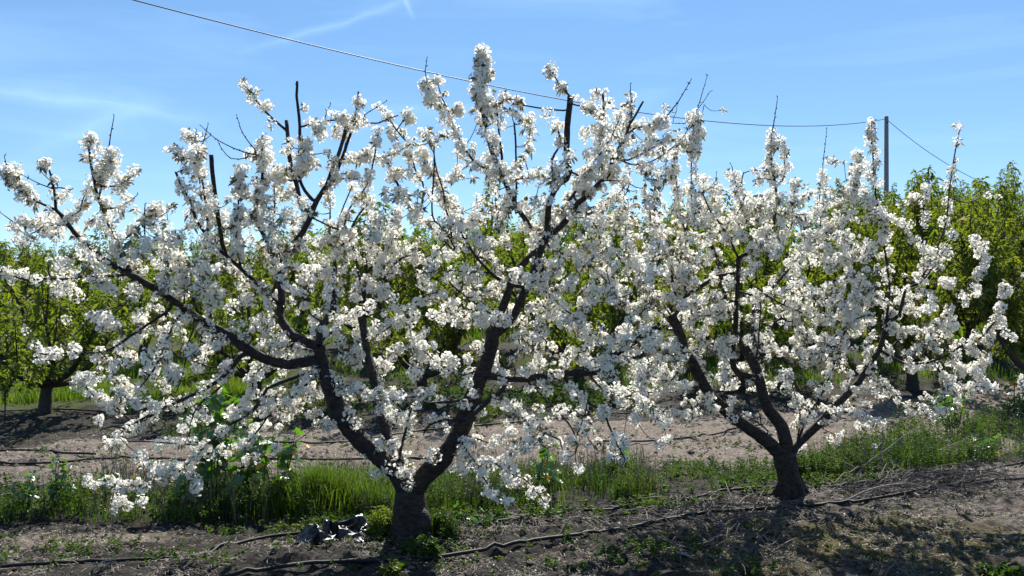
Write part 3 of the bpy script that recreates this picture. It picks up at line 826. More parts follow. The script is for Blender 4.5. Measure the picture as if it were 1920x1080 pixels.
    for bx, by, br in balls:
        d = np.hypot(A[:, 0]-bx, A[:, 1]-by); yb = A[np.argmin(d), 2]; k = max(1, int(round((br/14)**2*1.9)))
        for q in range(k):
            e = rng.normal(0, 1, 2); e = e/np.hypot(*e)*max(0, br-13)*rng.random()**.5
            c = at(bx+e[0], by+e[1], yb+rng.normal(0, .02+max(0, br-13)/F*yb)); sz = min(1.15, br*yb/F/.050)
            R0 = blossom_at(bl, lf, c, rng, sz); credit(c, R0*1.25)
            i = np.argmin(d); s_ = at(A[i, 0], A[i, 1], A[i, 2])
            if np.linalg.norm(c-s_) > .03: tube(tw, np.array([s_, (s_+c)/2+[0, 0, .006], c]), [.003, .0025, .002], 4, False)
    return dict(root=root, base=base, NP=NP, tw=tw, bl=bl, lf=lf, rng=rng, Y0=Y0)

def infill(trees):
    """side twigs with posies reach out from the nearest wood until the crown is as full as it should be"""
    rng = np.random.default_rng(99)
    for T in trees:
        A = np.array(T['NP']); T['P3'] = np.stack([(A[:, 0]-CX)/F*A[:, 2], A[:, 2], HC+(CY-A[:, 1])/F*A[:, 2]], 1)
        T['PR'] = A[:, 3]; T['PX'] = A[:, :2]; T['cand'] = []
    for a in range(27):
        for b in range(48):
            need = TG[a, b]-HAVE[a, b]; guard = 0
            while need > .03 and guard < 30:
                guard += 1
                px = (b+rng.random())*40; pyy = (a+rng.random())*40
                if px < 1090: T = trees[0]
                elif px > 1240: T = trees[1]
                else: T = trees[0] if rng.random() < (1240-px)/150 else trees[1]
                d = np.hypot(T['PX'][:, 0]-px, T['PX'][:, 1]-pyy)
                k = np.argsort(d)[:60]; k = rng.choice(k[d[k] < d[k[0]]+40])
                Y = T['PX'].shape and T['P3'][k, 1]+rng.normal(0, .20)
                Y = float(np.clip(Y, T['Y0']-.75, T['Y0']+1.1))
                P = at(px, pyy, Y)
                px_d = np.hypot(T['PX'][:, 0]-px, T['PX'][:, 1]-pyy)
                nb = (T['PR'] > .024) & (px_d < T['PR']*F/T['P3'][:, 1]+13)
                if nb.any() and rng.random() < .45:
                    yl_ = T['P3'][nb, 1].max()
                    if Y < yl_+.12: P = at(px, pyy, yl_+rng.uniform(.13, .35))
                if P[2] < .12: continue
                size = rng.uniform(.55, 1.25)
                a_ = .80*math.pi*(.047*size*F/Y)**2/1600
                if a_ > need and rng.random() > need/a_: break
                need -= a_
                T['cand'].append((P, size))
                while rng.random() < .70:
                    P = P+unit(rng.normal(0, 1, 3)+np.array([.2*np.sign(P[0]-T['base'][0]), 0, .5]))*rng.uniform(.045, .075); size = size*rng.uniform(.75, 1.05)
                    aa, bb, _, _ = cellof(P)
                    if not (0 <= aa < 27 and 0 <= bb < 48) or TG[aa, bb] < .1 or P[2] < .1: break
                    T['cand'].append((P, size)); need -= .80*math.pi*(.047*size*F/P[1])**2/1600
    for T in trees:
        P3 = T['P3'][T['PR'] < .06]; PR = T['PR'][T['PR'] < .06]
        nodes = list(P3[::2]); nr = list(PR[::2])
        N = np.zeros((len(nodes)+9000, 3)); N[:len(nodes)] = nodes; n = len(nodes)
        RR = np.zeros(len(N)); RR[:n] = nr
        order = sorted(range(len(T['cand'])), key=lambda i: np.min(np.linalg.norm(P3-T['cand'][i][0], axis=1)))
        for i in order:
            c, size = T['cand'][i]
            d = np.linalg.norm(N[:n]-c, axis=1)+.25*np.clip(N[:n, 2]-c[2], 0, 1)
            k = int(np.argmin(d)); s = N[k].copy(); L = np.linalg.norm(c-s)
            if L > .03:
                mid = (s+c)/2+np.array([0, 0, -.12*L])+rng.normal(0, .06*L, 3)
                C = catmull(np.array([s, mid, c]), max(.03, L/6))
                r = min(RR[k], 0.003+.009*L)
                rr = np.linspace(r, .0024, len(C))
                tube(T['tw'], C, rr, 4, False)
                mlen = len(C)-1
                N[n:n+mlen] = C[1:]; RR[n:n+mlen] = rr[1:]; n += mlen
                if L > .12:                                # a few flowers on the way out
                    for q in range(2, len(C)-1, 2):
                        if rng.random() < .35:
                            a, b, _, _ = cellof(C[q])
                            if 0 <= a < 27 and 0 <= b < 48 and TG[a, b] > .3: blossom_at(T['bl'], T['lf'], C[q], rng, .7)
            blossom_at(T['bl'], T['lf'], c, rng, size)
        bl, lf = T['bl'], T['lf']
        fm = MB(); flowers(fm, np.concatenate(bl[0]), np.concatenate(bl[1]), np.concatenate(bl[2]), rng)
        cr = fm.build('crown', [M['petal'], M['stamen']], T['root'], False, T['base'])
        cr['label'] = 'white cherry blossom in dense posies along the twigs'; cr['kind'] = 'stuff'
        lm = MB(); D = np.concatenate(lf[1]); leaves(lm, np.concatenate(lf[0]), D, np.concatenate(lf[2]), .014, rng)
        yl = lm.build('young_leaves', M['young'], cr, False, None)
        yl.location = (0, 0, 0); yl.data.transform(__import__('mathutils').Matrix.Translation(-Vector(T['base']))); yl['kind'] = 'stuff'
        t_ = T['tw'].build('twigs', M['twig'], T['root'], True, T['base']); t_['kind'] = 'stuff'
        print('posies', len(bl[0]), 'flowers', sum(len(x) for x in bl[0]))

rngA = np.random.default_rng(11); rngB = np.random.default_rng(12)
TA = cherry(TREE1, (768, 1022), 5.5, 'cherry tree in full white blossom with trunk forking low beside the black plastic sheet', rngA, BALLS1, M['bark'])
TB = cherry(TREE2, (1483, 937), 6.67, 'smaller white blossoming cherry tree on the right, behind the heap of pruned twigs', rngB, BALLS2, M['bark'])
infill([TA, TB])

# ------------------------------------------------------------------ leafy cherry trees in the rows behind
def orchard_tree(seed, H, spread, nshoot, leafm, upright=.5, lden=1.0):
    rng = np.random.default_rng(seed)
    root = empty('leafy_cherry_tree', (0, 0, 0))
    tm = MB(); bm = MB(); lp = []; ldir = []; ll = []
    fork = .30+rng.uniform(0, .12)
    P = catmull(np.array([[0, 0, -.15], [.01, 0, .1], [.03*rng.normal(), .03, fork+.06]]), .05)
    tube(tm, P, np.linspace(.095, .07, len(P)), 12, True, 0, .07, seed)
    ns = 5+seed % 2
    for s in range(ns):
        az = s*6.283/ns+rng.uniform(-.3, .3); sp = spread*rng.uniform(.7, 1.05)
        tipz = H*rng.uniform(.62, .85)
        d = np.array([math.cos(az), math.sin(az), 0])
        pts = np.array([[0, 0, fork-.04], d*sp*.28+[0, 0, fork+.16], d*sp*.62+[0, 0, fork+(tipz-fork)*.42], d*sp*.88+[0, 0, tipz]])
        pts[1:] += rng.normal(0, .05, (3, 3))
        C = catmull(pts, .07); tube(tm, C, np.linspace(.046, .010, len(C)), 8, True, 0, .06, seed*9+s)
        for k in range(nshoot):
            i = int(rng.uniform(.18, .98)*len(C)); i = min(i, len(C)-1); st = C[i]
            room = max(.25, H*rng.uniform(.70, 1.12)-st[2])
            a2 = az+rng.normal(0, 1.1); o = np.array([math.cos(a2), math.sin(a2), 0])
            ln = min(room, rng.uniform(.5, 1.5))*(1.0 if rng.random() < upright else .65)
            if rng.random() < upright: e = st+np.array([0, 0, ln])+o*ln*rng.uniform(.05, .3)
            else: e = st+np.array([0, 0, ln*rng.uniform(-.25, .5)])+o*ln*.85
            m_ = (st+e)/2+o*ln*.12+rng.normal(0, .03, 3)
            Q = catmull(np.array([st, m_, e]), .055); tube(bm, Q, np.linspace(.011, .003, len(Q)), 4, False)
            for q in Q[1:]:
                n_ = rng.poisson(5.6*lden)
                if n_:
                    an = rng.uniform(0, 6.28, n_); dr = np.stack([np.cos(an), np.sin(an), rng.uniform(-.9, .6, n_)], 1)
                    lp.append(q+dr*rng.uniform(.01, .07, n_)[:, None]+rng.normal(0, .012, (n_, 3))); ldir.append(dr); ll.append(rng.uniform(.055, .115, n_))
            n_ = 7; an = rng.uniform(0, 6.28, n_); dr = np.stack([np.cos(an)*.7, np.sin(an)*.7, rng.uniform(0, 1.2, n_)], 1)
            lp.append(np.repeat(Q[-1:], n_, 0)); ldir.append(dr); ll.append(rng.uniform(.05, .09, n_))
    tm.build('trunk', M['bgbark'], root, True)
    b = bm.build('branches', M['twig'], root, False); b['kind'] = 'stuff'
    lm = MB(); P = np.concatenate(lp); leaves(lm, P, np.concatenate(ldir), np.concatenate(ll), .036, rng, 0, .45)
    lm.build('crown', M[leafm], root, False)
    print('leaves', len(P))
    return root

def place_tree(src, loc, rz, sc, label, group, first):
    if first: r = src
    else:
        r = src.copy(); COL.objects.link(r)
        for ch in [c for c in bpy.data.objects if c.parent == src]:
            c = ch.copy(); COL.objects.link(c); c.parent = r
    r.location = loc; r.rotation_euler = (0, 0, rz); r.scale = sc
    tag(r, label, 'cherry tree', group)
    return r

VAR = [orchard_tree(101, 2.3, 1.5, 13, 'leaf_a', .45, .78), orchard_tree(102, 2.6, 1.35, 15, 'leaf_b', .7, .95),
       orchard_tree(103, 2.5, 1.5, 13, 'leaf_a', .6, .9), orchard_tree(104, 2.9, 1.3, 16, 'leaf_b', .85, .95)]
VH = [2.3, 2.6, 2.5, 2.9]; used = [False]*4
rngT = np.random.default_rng(5)
NEAR = [(85, 11.46, 452, 0, 'leafy green cherry tree at the far left edge, its low forked trunk above the hoses'),
        (480, 12.8, 442, 2, 'green leafed cherry tree seen through the left half of the big blossoming tree'),
        (795, 13.0, 396, 1, 'green leafed cherry tree behind the centre of the big blossoming tree'),
        (1085, 14.2, 420, 0, 'green leafed cherry tree in the gap between the two blossoming trees'),
        (1385, 14.0, 388, 2, 'green leafed cherry tree directly behind the trunk of the smaller blossoming tree'),
        (1712, 13.6, 360, 3, 'tall green leafed cherry tree behind the right half of the smaller blossoming tree'),
        (1945, 12.6, 356, 3, 'tall green leafed cherry tree cut by the right edge')]
def put(px, Y, top, v, label, group):
    X = (px-CX)/F*Y; z = float(gz(X, Y, False)); H = HC+(CY-top)/F*Y-z
    s = H/VH[v]; sx_ = .5*s+.5
    place_tree(VAR[v], (X, Y, z), rngT.uniform(0, 6.28), (sx_, sx_, s), label, group, not used[v]); used[v] = True
for px, Y, top, v, lb in NEAR: put(px, Y, top, v, lb, 'leafy cherry trees in the row behind')
GRP = 'leafy cherry trees massed on the slope behind'
def topline(px): return np.interp(px, [-300, 0, 150, 260, 330, 450, 600, 800, 1000, 1250, 1440, 1560, 1660, 1750, 1920, 2200], [436, 443, 450, 450, 430, 433, 436, 414, 400, 390, 376, 374, 353, 343, 348, 346])
n_ = 0
for Y, stp in ((17.5, 185), (22.5, 165), (28, 165), (35, 150)):
    px = -260+rngT.uniform(0, 80)
    while px < 2200:
        top = float(topline(px))+rngT.uniform(-6, 14)
        if Y > 20 and px < 1200: top += 4
        right = px > 1450
        v = int(rngT.choice([1, 3])) if right else int(rngT.choice([0, 1, 2]))
        lb = 'leafy green cherry tree with upright shoots in the dense mass on the right slope' if right else 'leafy green cherry tree in the far rows behind the blossoming trees'
        put(px, Y+rngT.uniform(-.8, .8), top, v, lb, GRP+(' at right' if right else ''))
        px += stp*rngT.uniform(.8, 1.2)*(.8 if right else 1); n_ += 1
print('far trees', n_)
# small sapling at the left edge
sp_ = empty('sapling', gpt(8, 795)); tag(sp_, 'thin young sapling with a slender stem at the left edge', 'sapling')
sm = MB(); rs = np.random.default_rng(3)
C = catmull(np.array([[0, 0, -.05], [.01, 0, .25], [-.01, 0, .55]]), .05); tube(sm, C, .008, 6); sl = [[], [], []]
for k in range(9):
    a = rs.uniform(0, 6.28); st = C[int(rs.integers(len(C)//2, len(C)))]; e = st+np.array([math.cos(a)*.16, math.sin(a)*.16, rs.uniform(.15, .35)])
    Q = catmull(np.array([st, (st+e)/2+[0, 0, .03], e]), .03); tube(sm, Q, np.linspace(.004, .002, len(Q)), 4)
    for q in Q:
        d = unit(rs.normal(0, 1, (4, 3))); sl[0].append(np.repeat(q[None], 4, 0)); sl[1].append(d); sl[2].append(rs.uniform(.03, .06, 4))
sm.build('stem', M['twig'], sp_, True)
lm = MB(); leaves(lm, np.concatenate(sl[0]), np.concatenate(sl[1]), np.concatenate(sl[2]), .02, rs); lm.build('foliage', M['leaf_a'], sp_)

# ------------------------------------------------------------------ grass and weeds
def blades(mb, P, H, wd, rng, lean=.35, m=0):
    n = len(P); a = rng.uniform(0, 6.28, n); D = np.stack([np.cos(a), np.sin(a), np.zeros(n)], 1)
    b = rng.uniform(0, 6.28, n); Sd = np.stack([np.cos(b), np.sin(b), np.zeros(n)], 1)
    l = (rng.uniform(.1, 1, n)*lean)[:, None]; H = H[:, None]; w_ = np.broadcast_to(wd, (n,))[:, None]*.5
    z = np.array([[0, 0, 1.]])
    p1 = P+z*H*.4+D*H*l*.15; p2 = P+z*H*.78+D*H*l*.5; p3 = P+z*H*(1-.25*l)+D*H*l*1.1
    V = np.stack([P-Sd*w_, P+Sd*w_, p1-Sd*w_*.9, p1+Sd*w_*.9, p2-Sd*w_*.6, p2+Sd*w_*.6, p3], 1)
    bs = np.arange(n)[:, None]*7
    mb.add(V.reshape(-1, 3), np.concatenate([bs+np.array([[0, 1, 3, 2]]), bs+np.array([[2, 3, 5, 4]])]), bs+np.array([[4, 5, 6]]), m)

def scatter(poly, n, rng):
    """points on the ground inside a polygon given by its outline on the ground as photographed"""
    W = np.array([gpt(*p)[:2] for p in poly]); lo = W.min(0); hi = W.max(0); outp = []
    tot = 0
    while tot < n:
        Q = rng.uniform(lo, hi, (n*2, 2)); ins = np.zeros(len(Q), bool); j = len(W)-1
        for i in range(len(W)):
            c = ((W[i, 1] > Q[:, 1]) != (W[j, 1] > Q[:, 1])) & (Q[:, 0] < (W[j, 0]-W[i, 0])*(Q[:, 1]-W[i, 1])/(W[j, 1]-W[i, 1]+1e-9)+W[i, 0])
            ins ^= c; j = i
        Q = Q[ins]; dn = vnoise(Q[:, 0]*2.2, Q[:, 1]*2.2, 31); Q = Q[rng.random(len(Q)) < sstep(.38, .62, dn*.6+.4*vnoise(Q[:, 0]*6, Q[:, 1]*6, 32))*.93+.07]
        outp.append(Q); tot += len(Q)
        if len(Q) == 0: break
    Q = np.concatenate(outp)[:n]
    return np.stack([Q[:, 0], Q[:, 1], gz(Q[:, 0], Q[:, 1])], 1)

def weedlets(mb, P, H, rng, nl=9, ls=.03, m=0, stemm=0):
    """little leafy stalks"""
    n = len(P)
    top = P+np.stack([rng.normal(0, .12, n)*H, rng.normal(0, .12, n)*H, H], 1)
    Sd = unit(np.stack([rng.normal(0, 1, n), rng.normal(0, 1, n), np.zeros(n)], 1))*.0022
    V = np.stack([P-Sd, P+Sd, top+Sd*.5, top-Sd*.5], 1).reshape(-1, 3)
    mb.add(V, np.arange(n*4).reshape(-1, 4), None, stemm)
    for k in range(nl):
        t = rng.uniform(.25, 1.0, n)[:, None]; a = rng.uniform(0, 6.28, n)
        D = np.stack([np.cos(a), np.sin(a), rng.uniform(-.1, .9, n)], 1)
        leaves(mb, P+(top-P)*t, D, ls*rng.uniform(.6, 1.4, n)*(1.2-t[:, 0]*.5), ls*.45*rng.uniform(.7, 1.3, n), rng, m, .3)

rg = np.random.default_rng(77); M['dry'] = M['straw']
# short turf behind, in the second alley
g = MB()
P = np.concatenate([scatter([(-150, 762), (400, 750), (520, 745), (520, 678), (-200, 684)], 15000, rg), scatter([(520, 745), (800, 740), (1250, 735), (1700, 722), (2000, 715), (2000, 668), (1300, 672), (520, 676)], 5500, rg)])
blades(g, P, rg.uniform(.06, .24, len(P))*(.3+vnoise(P[:, 0]*.8, P[:, 1]*.8, 41)), .011, rg, .6)
P = scatter([(-300, 640), (2100, 650), (2300, 560), (-500, 575)], 9000, rg)
blades(g, P, rg.uniform(.15, .45, len(P)), .03, rg, .6)
tag(g.build('grass', M['grass']), 'bright green grass in the alley beyond the blossoming trees', 'grass', None, 'stuff')
# tall weeds and grass behind the front row
g = MB()
def strip(poly, n, h, wd, lean=.6):
    P = scatter(poly, n, rg); k = vnoise(P[:, 0]*1.7, P[:, 1]*1.7, 43)
    blades(g, P, rg.uniform(h*.4, h, len(P))*(.35+k), wd, rg, lean)
strip([(200, 980), (480, 985), (740, 965), (740, 915), (480, 925), (250, 930)], 2600, .22, .0042)
strip([(540, 975), (740, 965), (740, 900), (540, 905)], 2300, .30, .0042)
strip([(0, 985), (200, 985), (230, 940), (0, 940)], 600, .15, .004)
strip([(780, 965), (1000, 955), (1240, 930), (1180, 895), (800, 905)], 3600, .22, .004)
strip([(1240, 930), (1460, 908), (1460, 890), (1240, 895)], 350, .09, .004)
strip([(1500, 900), (1700, 880), (1960, 855), (1960, 820), (1700, 838), (1520, 880)], 1500, .20, .0045)
tag(g.build('tall_grass', M['grass']), 'fine green grass growing along the front tree row', 'grass', None, 'stuff')
g = MB()
P = np.concatenate([scatter([(150, 990), (740, 970), (740, 900), (200, 900)], 1500, rg), scatter([(790, 965), (1260, 930), (1210, 880), (820, 885)], 1500, rg), scatter([(1500, 905), (1960, 860), (1960, 790), (1520, 860)], 1100, rg)])
blades(g, P, rg.uniform(.08, .34, len(P)), .004, rg, .5)
tag(g.build('dry_stalks', M['straw']), 'thin straw coloured stalks among the weeds', 'stalks', None, 'stuff')
g = MB()
def wstrip(poly, n, h, ls, nl=9):
    P = scatter(poly, n, rg); k = vnoise(P[:, 0]*1.9, P[:, 1]*1.9, 47)
    weedlets(g, P, rg.uniform(h*.4, h, len(P))*(.4+k), rg, nl, ls)
wstrip([(200, 985), (480, 988), (730, 970), (730, 920), (480, 920), (250, 930)], 760, .28, .030, 12)
wstrip([(0, 985), (210, 985), (230, 925), (0, 925)], 260, .24, .028, 10)
wstrip([(790, 962), (1010, 955), (1240, 930), (1190, 893), (820, 900)], 760, .26, .026, 11)
wstrip([(1210, 935), (1460, 910), (1460, 870), (1240, 880)], 330, .13, .026, 9)
wstrip([(1500, 905), (1700, 885), (1960, 858), (1960, 790), (1740, 800), (1520, 870)], 1300, .34, .030, 13)
wstrip([(380, 1010), (560, 1000), (720, 990), (720, 968), (400, 985)], 260, .10, .035, 8)
wstrip([(800, 1000), (1240, 960), (1440, 925), (1440, 905), (1200, 930), (820, 965)], 260, .09, .040, 8)
wstrip([(0, 1080), (900, 1080), (1400, 1040), (1500, 985), (900, 1000), (500, 1000), (0, 1020)], 200, .07, .032, 8)
wstrip([(1050, 1000), (1250, 990), (1480, 1080), (1000, 1080)], 45, .09, .042, 9)
wstrip([(300, 830), (600, 800), (900, 780), (1200, 770), (1200, 730), (600, 745), (200, 760)], 700, .28, .05, 10)
wstrip([(850, 800), (1180, 790), (1180, 745), (850, 760)], 300, .30, .05, 10)
wstrip([(1480, 925), (1700, 900), (1700, 885), (1500, 905)], 150, .07, .03, 8)
P = scatter([(0, 1075), (1920, 1075), (1920, 930), (1000, 990), (0, 1015)], 260, rg); weedlets(g, P, rg.uniform(.01, .05, len(P)), rg, 6, .022)
wstrip([(0, 905), (480, 890), (960, 880), (1440, 872), (1440, 790), (960, 800), (480, 820), (0, 850)], 260, .07, .028, 8)
tag(g.build('weeds', M['weed']), 'small leafy weeds along the front tree row', 'weeds', None, 'stuff')

# lobed mallow plants
def lobed(mb, c, nrm, r, rng, m=0):
    """a round five-lobed leaf, cupped"""
    U, W = frames(nrm[None]); U, W = U[0], W[0]; k = 15; a0 = rng.uniform(0, 6.28); V = [c]
    for i in range(k):
        a = a0+i*2*math.pi/k; rr = r*(.80+.20*math.cos(5*(a-a0)))*(.35 if i == 0 else 1)
        V.append(c+(math.cos(a)*U+math.sin(a)*W)*rr+nrm*(.16*rr+.05*r*math.sin(5*a)))
    mb.add(V, None, [[0, 1+i, 1+(i+1) % k] for i in range(k)], m)
def mallow(px, py, H, nst, nl, lr, label, yellow=0, wdt=.12, seed=0):
    rng = np.random.default_rng(500+seed); b = gpt(px, py)
    root = empty('mallow_plant', b); tag(root, label, 'weed', 'tall leafy mallow plants')
    st = MB(); lf = MB()
    for s in range(nst):
        a = rng.uniform(0, 6.28); r = rng.uniform(.2, 1)*wdt; e = np.array([math.cos(a)*r*1.6, math.sin(a)*r*1.3, H*rng.uniform(.7, 1)])
        s0 = np.array([math.cos(a)*r*.4, math.sin(a)*r*.4, -.02]); C = catmull(np.array([s0, (s0+e)/2+[0, 0, .04], e]), .04)
        tube(st, C, np.linspace(.005, .0025, len(C)), 5)
        for k in range(nl):
            i = int(rng.uniform(.25, 1)*(len(C)-1)); a = rng.uniform(0, 6.28); ln = rng.uniform(.03, .11)
            q = C[i]+np.array([math.cos(a)*ln, math.sin(a)*ln, rng.uniform(.0, .06)])
            tube(st, np.array([C[i], q]), .0016, 3)
            nr = unit(np.array([math.cos(a)*.6, math.sin(a)*.6, rng.uniform(.2, 1.2)]))
            lobed(lf, q, nr, lr*rng.uniform(.45, 1.15), rng, 1 if rng.random() < yellow else 0)
    st.build('stem', M['weed'], root, True); lf.build('foliage', [M['mallow'], M['yellow']], root)
mallow(100, 962, .36, 3, 12, .034, 'leafy mallow plant in the weeds left of the picture, taller of the leftmost two', 0, .07, 1)
mallow(50, 965, .31, 3, 10, .032, 'leafy mallow plant at the left edge, leaves in a flat top', 0, .07, 2)
mallow(195, 950, .26, 3, 9, .030, 'leafy mallow plant beside the sandy strip, rightmost of the left group', 0, .06, 3)
mallow(400, 945, .86, 7, 18, .060, 'tall mallow bush with round lobed leaves under the lowest left branches', .02, .15, 4)
mallow(465, 950, .70, 6, 17, .058, 'dense dark mallow bush between the low branches and the tall grass', .03, .16, 5)
mallow(522, 955, .58, 5, 13, .055, 'mallow plant with a few yellow leaves left of the tall grass clump', .06, .09, 6)
mallow(350, 968, .42, 5, 13, .040, 'mallow plant at the front of the bushes by the pale sand', .03, .12, 7)
mallow(1020, 930, .42, 5, 13, .045, 'mallow plant with orange and yellow leaves under the right branches of the big tree', .10, .10, 8)
mallow(1165, 905, .30, 4, 9, .04, 'small mallow plant between the two blossoming trees', .05, .08, 9)
mallow(880, 985, .10, 3, 6, .03, 'low mallow seedling right of the front trunk', .05, .06, 10)
mallow(1850, 862, .22, 5, 10, .04, 'low bright mallow plant beside the hoses at right', .05, .10, 11)
mallow(1900, 800, .65, 7, 16, .05, 'dark leafy mallow bush at the right edge', .03, .22, 12)
mallow(1790, 815, .50, 6, 14, .04, 'leafy mallow bush behind the dead sticks', .03, .2, 13)
# clump of tall grass
c0 = gpt(600, 962); rt = empty('grass_clump', c0); tag(rt, 'clump of long bright grass left of the front trunk', 'grass clump')
g = MB(); n = 1500; r = np.abs(rg.normal(0, .17, n)); a = rg.uniform(0, 6.28, n)
P = np.stack([np.cos(a)*r*1.25, np.sin(a)*r*.8, np.zeros(n)-.02], 1); blades(g, P, rg.uniform(.22, .50, n)*(1-r*.8), .0065, rg, .75)
g.build('blades', M['grass'], rt)
# suckers and weeds hugging the trunk foot
def footclump(px, py, rx, H, n, label, mt='weed', ls=.028):
    b = gpt(px, py); rt = empty('weed_clump', b); tag(rt, label, 'weed')
    g = MB(); a = rg.uniform(0, 6.28, n); r = np.sqrt(rg.random(n))*rx
    P = np.stack([np.cos(a)*r, np.sin(a)*r*.6, np.zeros(n)-.01], 1); weedlets(g, P, rg.uniform(H*.3, H, n), rg, 12, ls)
    g.build('foliage', M[mt], rt)
footclump(722, 1008, .10, .20, 150, 'bright green weed clump at the left foot of the front trunk', 'leaf_a')
footclump(820, 1005, .13, .20, 170, 'dark green weed clump at the right foot of the front trunk')
footclump(790, 1040, .10, .10, 60, 'low green leaves right in front of the trunk foot', 'weed', .045)
footclump(1530, 895, .22, .26, 200, 'weed clump growing behind the trunk of the smaller blossoming tree')
footclump(735, 1076, .05, .07, 12, 'broad leaved weed at the bottom edge below the front trunk', 'leaf_a', .07)
footclump(1885, 1082, .12, .10, 40, 'patch of green weeds in the bottom right corner', 'weed', .05)

# ------------------------------------------------------------------ hoses, wires, sticks, plastic
def hose(pts, label, r=.009, lift=.010):
    r = r*1.05
    W = []
    for p in pts:
        q = gpt(*p); W.append(q)
    C = catmull(np.array(W), .05)
    z = gz(C[:, 0], C[:, 1]); k = 15; zz = np.convolve(np.pad(z, k//2, mode='edge'), np.ones(k)/k, 'valid')[:len(z)]
    C[:, 2] = np.maximum(zz+r*.8, z+r*.3)+lift+.008*np.sin(np.arange(len(C))*.21)
    rg_ = np.random.default_rng(len(label)); C[:, 1] += np.interp(np.arange(len(C)), np.arange(0, len(C)+12, 12), rg_.normal(0, .012, len(range(0, len(C)+12, 12))))
    m = MB(); o = C[0].copy(); tube(m, C, r, 10)
    h = m.build('irrigation_hose', M['hose'], None, True, o); h.location = o
    tag(h, label, 'hose', 'black irrigation hoses')
hose([(-120, 1092), (0, 1075), (130, 1064), (250, 1052), (370, 1040), (440, 1022), (520, 1010), (640, 1002), (760, 1005), (865, 987), (1000, 973), (1100, 962), (1240, 950), (1375, 928), (1460, 920), (1560, 915), (1650, 901), (1800, 890), (1920, 868), (2050, 848)], 'black hose from the bottom left corner that passes close behind the right tree trunk', .0095)
hose([(330, 1105), (480, 1082), (590, 1064), (700, 1058), (830, 1046), (960, 1028), (1100, 1005), (1250, 976), (1350, 965), (1500, 951), (1600, 944), (1675, 932), (1800, 914), (1920, 904), (2060, 890)], 'black hose crossing in front of the right tree trunk and its shadow', .011)
hose([(-150, 856), (0, 851), (60, 849), (115, 853), (180, 855)], 'short black hose on the sand, upper of the two at the left edge', .010)
hose([(-150, 882), (0, 875), (80, 870), (150, 865), (220, 861), (290, 863), (440, 866), (640, 866), (800, 863)], 'black hose lying on the sandy lane, lower of the two at the left edge', .010)
hose([(380, 838), (505, 833), (570, 832), (636, 829), (700, 822), (800, 808), (897, 800), (978, 796), (1050, 787), (1120, 779), (1180, 776)], 'black hose behind the fork of the front tree', .010)
hose([(1130, 830), (1170, 832), (1220, 831), (1267, 828), (1336, 817), (1378, 805), (1430, 797)], 'black hose curving over sand between the two blossoming trees', .010)
hose([(-150, 775), (0, 771), (90, 770), (180, 772), (280, 773), (400, 764), (500, 757)], 'black hose at the foot of the leafy tree on the left', .010)

# overhead line and its pole
PX, PYY = (1662-CX)/F*40, 40.0
pz = float(gz(PX, PYY, False)); ptop = HC+(CY-218)/F*40
rt = empty('utility_pole', (PX, PYY, pz)); tag(rt, 'grey wooden utility pole standing on the slope behind the leafy trees', 'pole')
m = MB(); hp = ptop-pz
tube(m, np.array([[0, 0, -.5], [0, 0, hp*.5], [0, 0, hp-.02], [0, 0, hp]]), [.115, .10, .088, .07], 14); m.build('post', M['pole'], rt, True)
m = MB(); tube(m, np.array([[0, -.085, hp-.30], [0, -.12, hp-.30]]), [.03, .03], 8); m.build('bracket', M['wire'], rt, True)
A = np.array([-5.0, 12.0, 5.36]); B = np.array([PX-.02, 40.0, HC+(CY-223)/F*40])
t = np.linspace(-.28, 1, 90)[:, None]
C = A+(B-A)*t; C[:, 2] -= 4*.86*(t[:, 0]*(1-t[:, 0]))
m = MB(); tube(m, C, np.interp(t[:, 0], [-.28, 0, 1], [.0085, .0085, .015]), 6); o = m.build('overhead_cable', M['wire'], None, True, C[0]); o.location = C[0]
tag(o, 'long sagging overhead cable crossing the blue sky to the pole', 'cable')
A2 = np.array([PX+.02, 40.0, HC+(CY-224)/F*40]); B2 = at(1905, 366, 38.5); t = np.linspace(0, 1, 30)[:, None]
C = A2+(B2-A2)*t; C[:, 2] -= 4*.40*(t[:, 0]*(1-t[:, 0])); m = MB(); tube(m, C, .012, 6)
o = m.build('stay_cable', M['wire'], None, True, C[0]); o.location = C[0]; tag(o, 'cable slanting down to the right from the pole top', 'cable')

# crumpled black plastic
pb = gpt(632, 1012); rgp = np.random.default_rng(8)
nxp, nyp = 110, 70; uu, vv = np.meshgrid(np.linspace(-1, 1, nxp), np.linspace(-1, 1, nyp))
X = uu*.215+vv*.05*np.sin(uu*3)+.012*(vnoise(uu*5, vv*5, 61)-.5)
Yp = vv*.15+.05*uu+.02*np.sin(uu*5)
fold = np.abs(vnoise(uu*1.7+9, vv*1.3+uu*.8, 62)-.5)*2; fold2 = np.abs(vnoise(uu*3.6+3, vv*2.8-uu, 63)-.5)*2; fold3 = np.abs(vnoise(uu*7+vv*3, vv*6, 64)-.5)
edge = (1-uu**4)*(1-vv**4)
Zp = .015+.085*(1-fold)**1.6*edge+.030*(1-fold2)**1.5*edge+.012*fold3+.045*np.exp(-((uu-.45)**2/.06+(vv-.5)**2/.2))
X += .05*(fold-.5); Yp += .04*(fold2-.5)
keep = (vnoise(uu*2.2+1, vv*2.2+5, 65)*.35+.98-np.maximum(np.abs(uu), np.abs(vv))*.9*(1+.12*np.sin(np.arctan2(vv, uu)*5))) > .06
Vp = np.stack([X, Yp, Zp], -1).reshape(-1, 3); i, j = np.meshgrid(np.arange(nxp-1), np.arange(nyp-1)); b0 = (j*nxp+i).ravel()
Qp = np.stack([b0, b0+1, b0+nxp+1, b0+nxp], -1); kk = keep.ravel(); Qp = Qp[kk[Qp].all(1)]
m = MB(); m.add(Vp, Qp); o = m.build('plastic_sheet', M['plastic'], None, True); o.location = pb
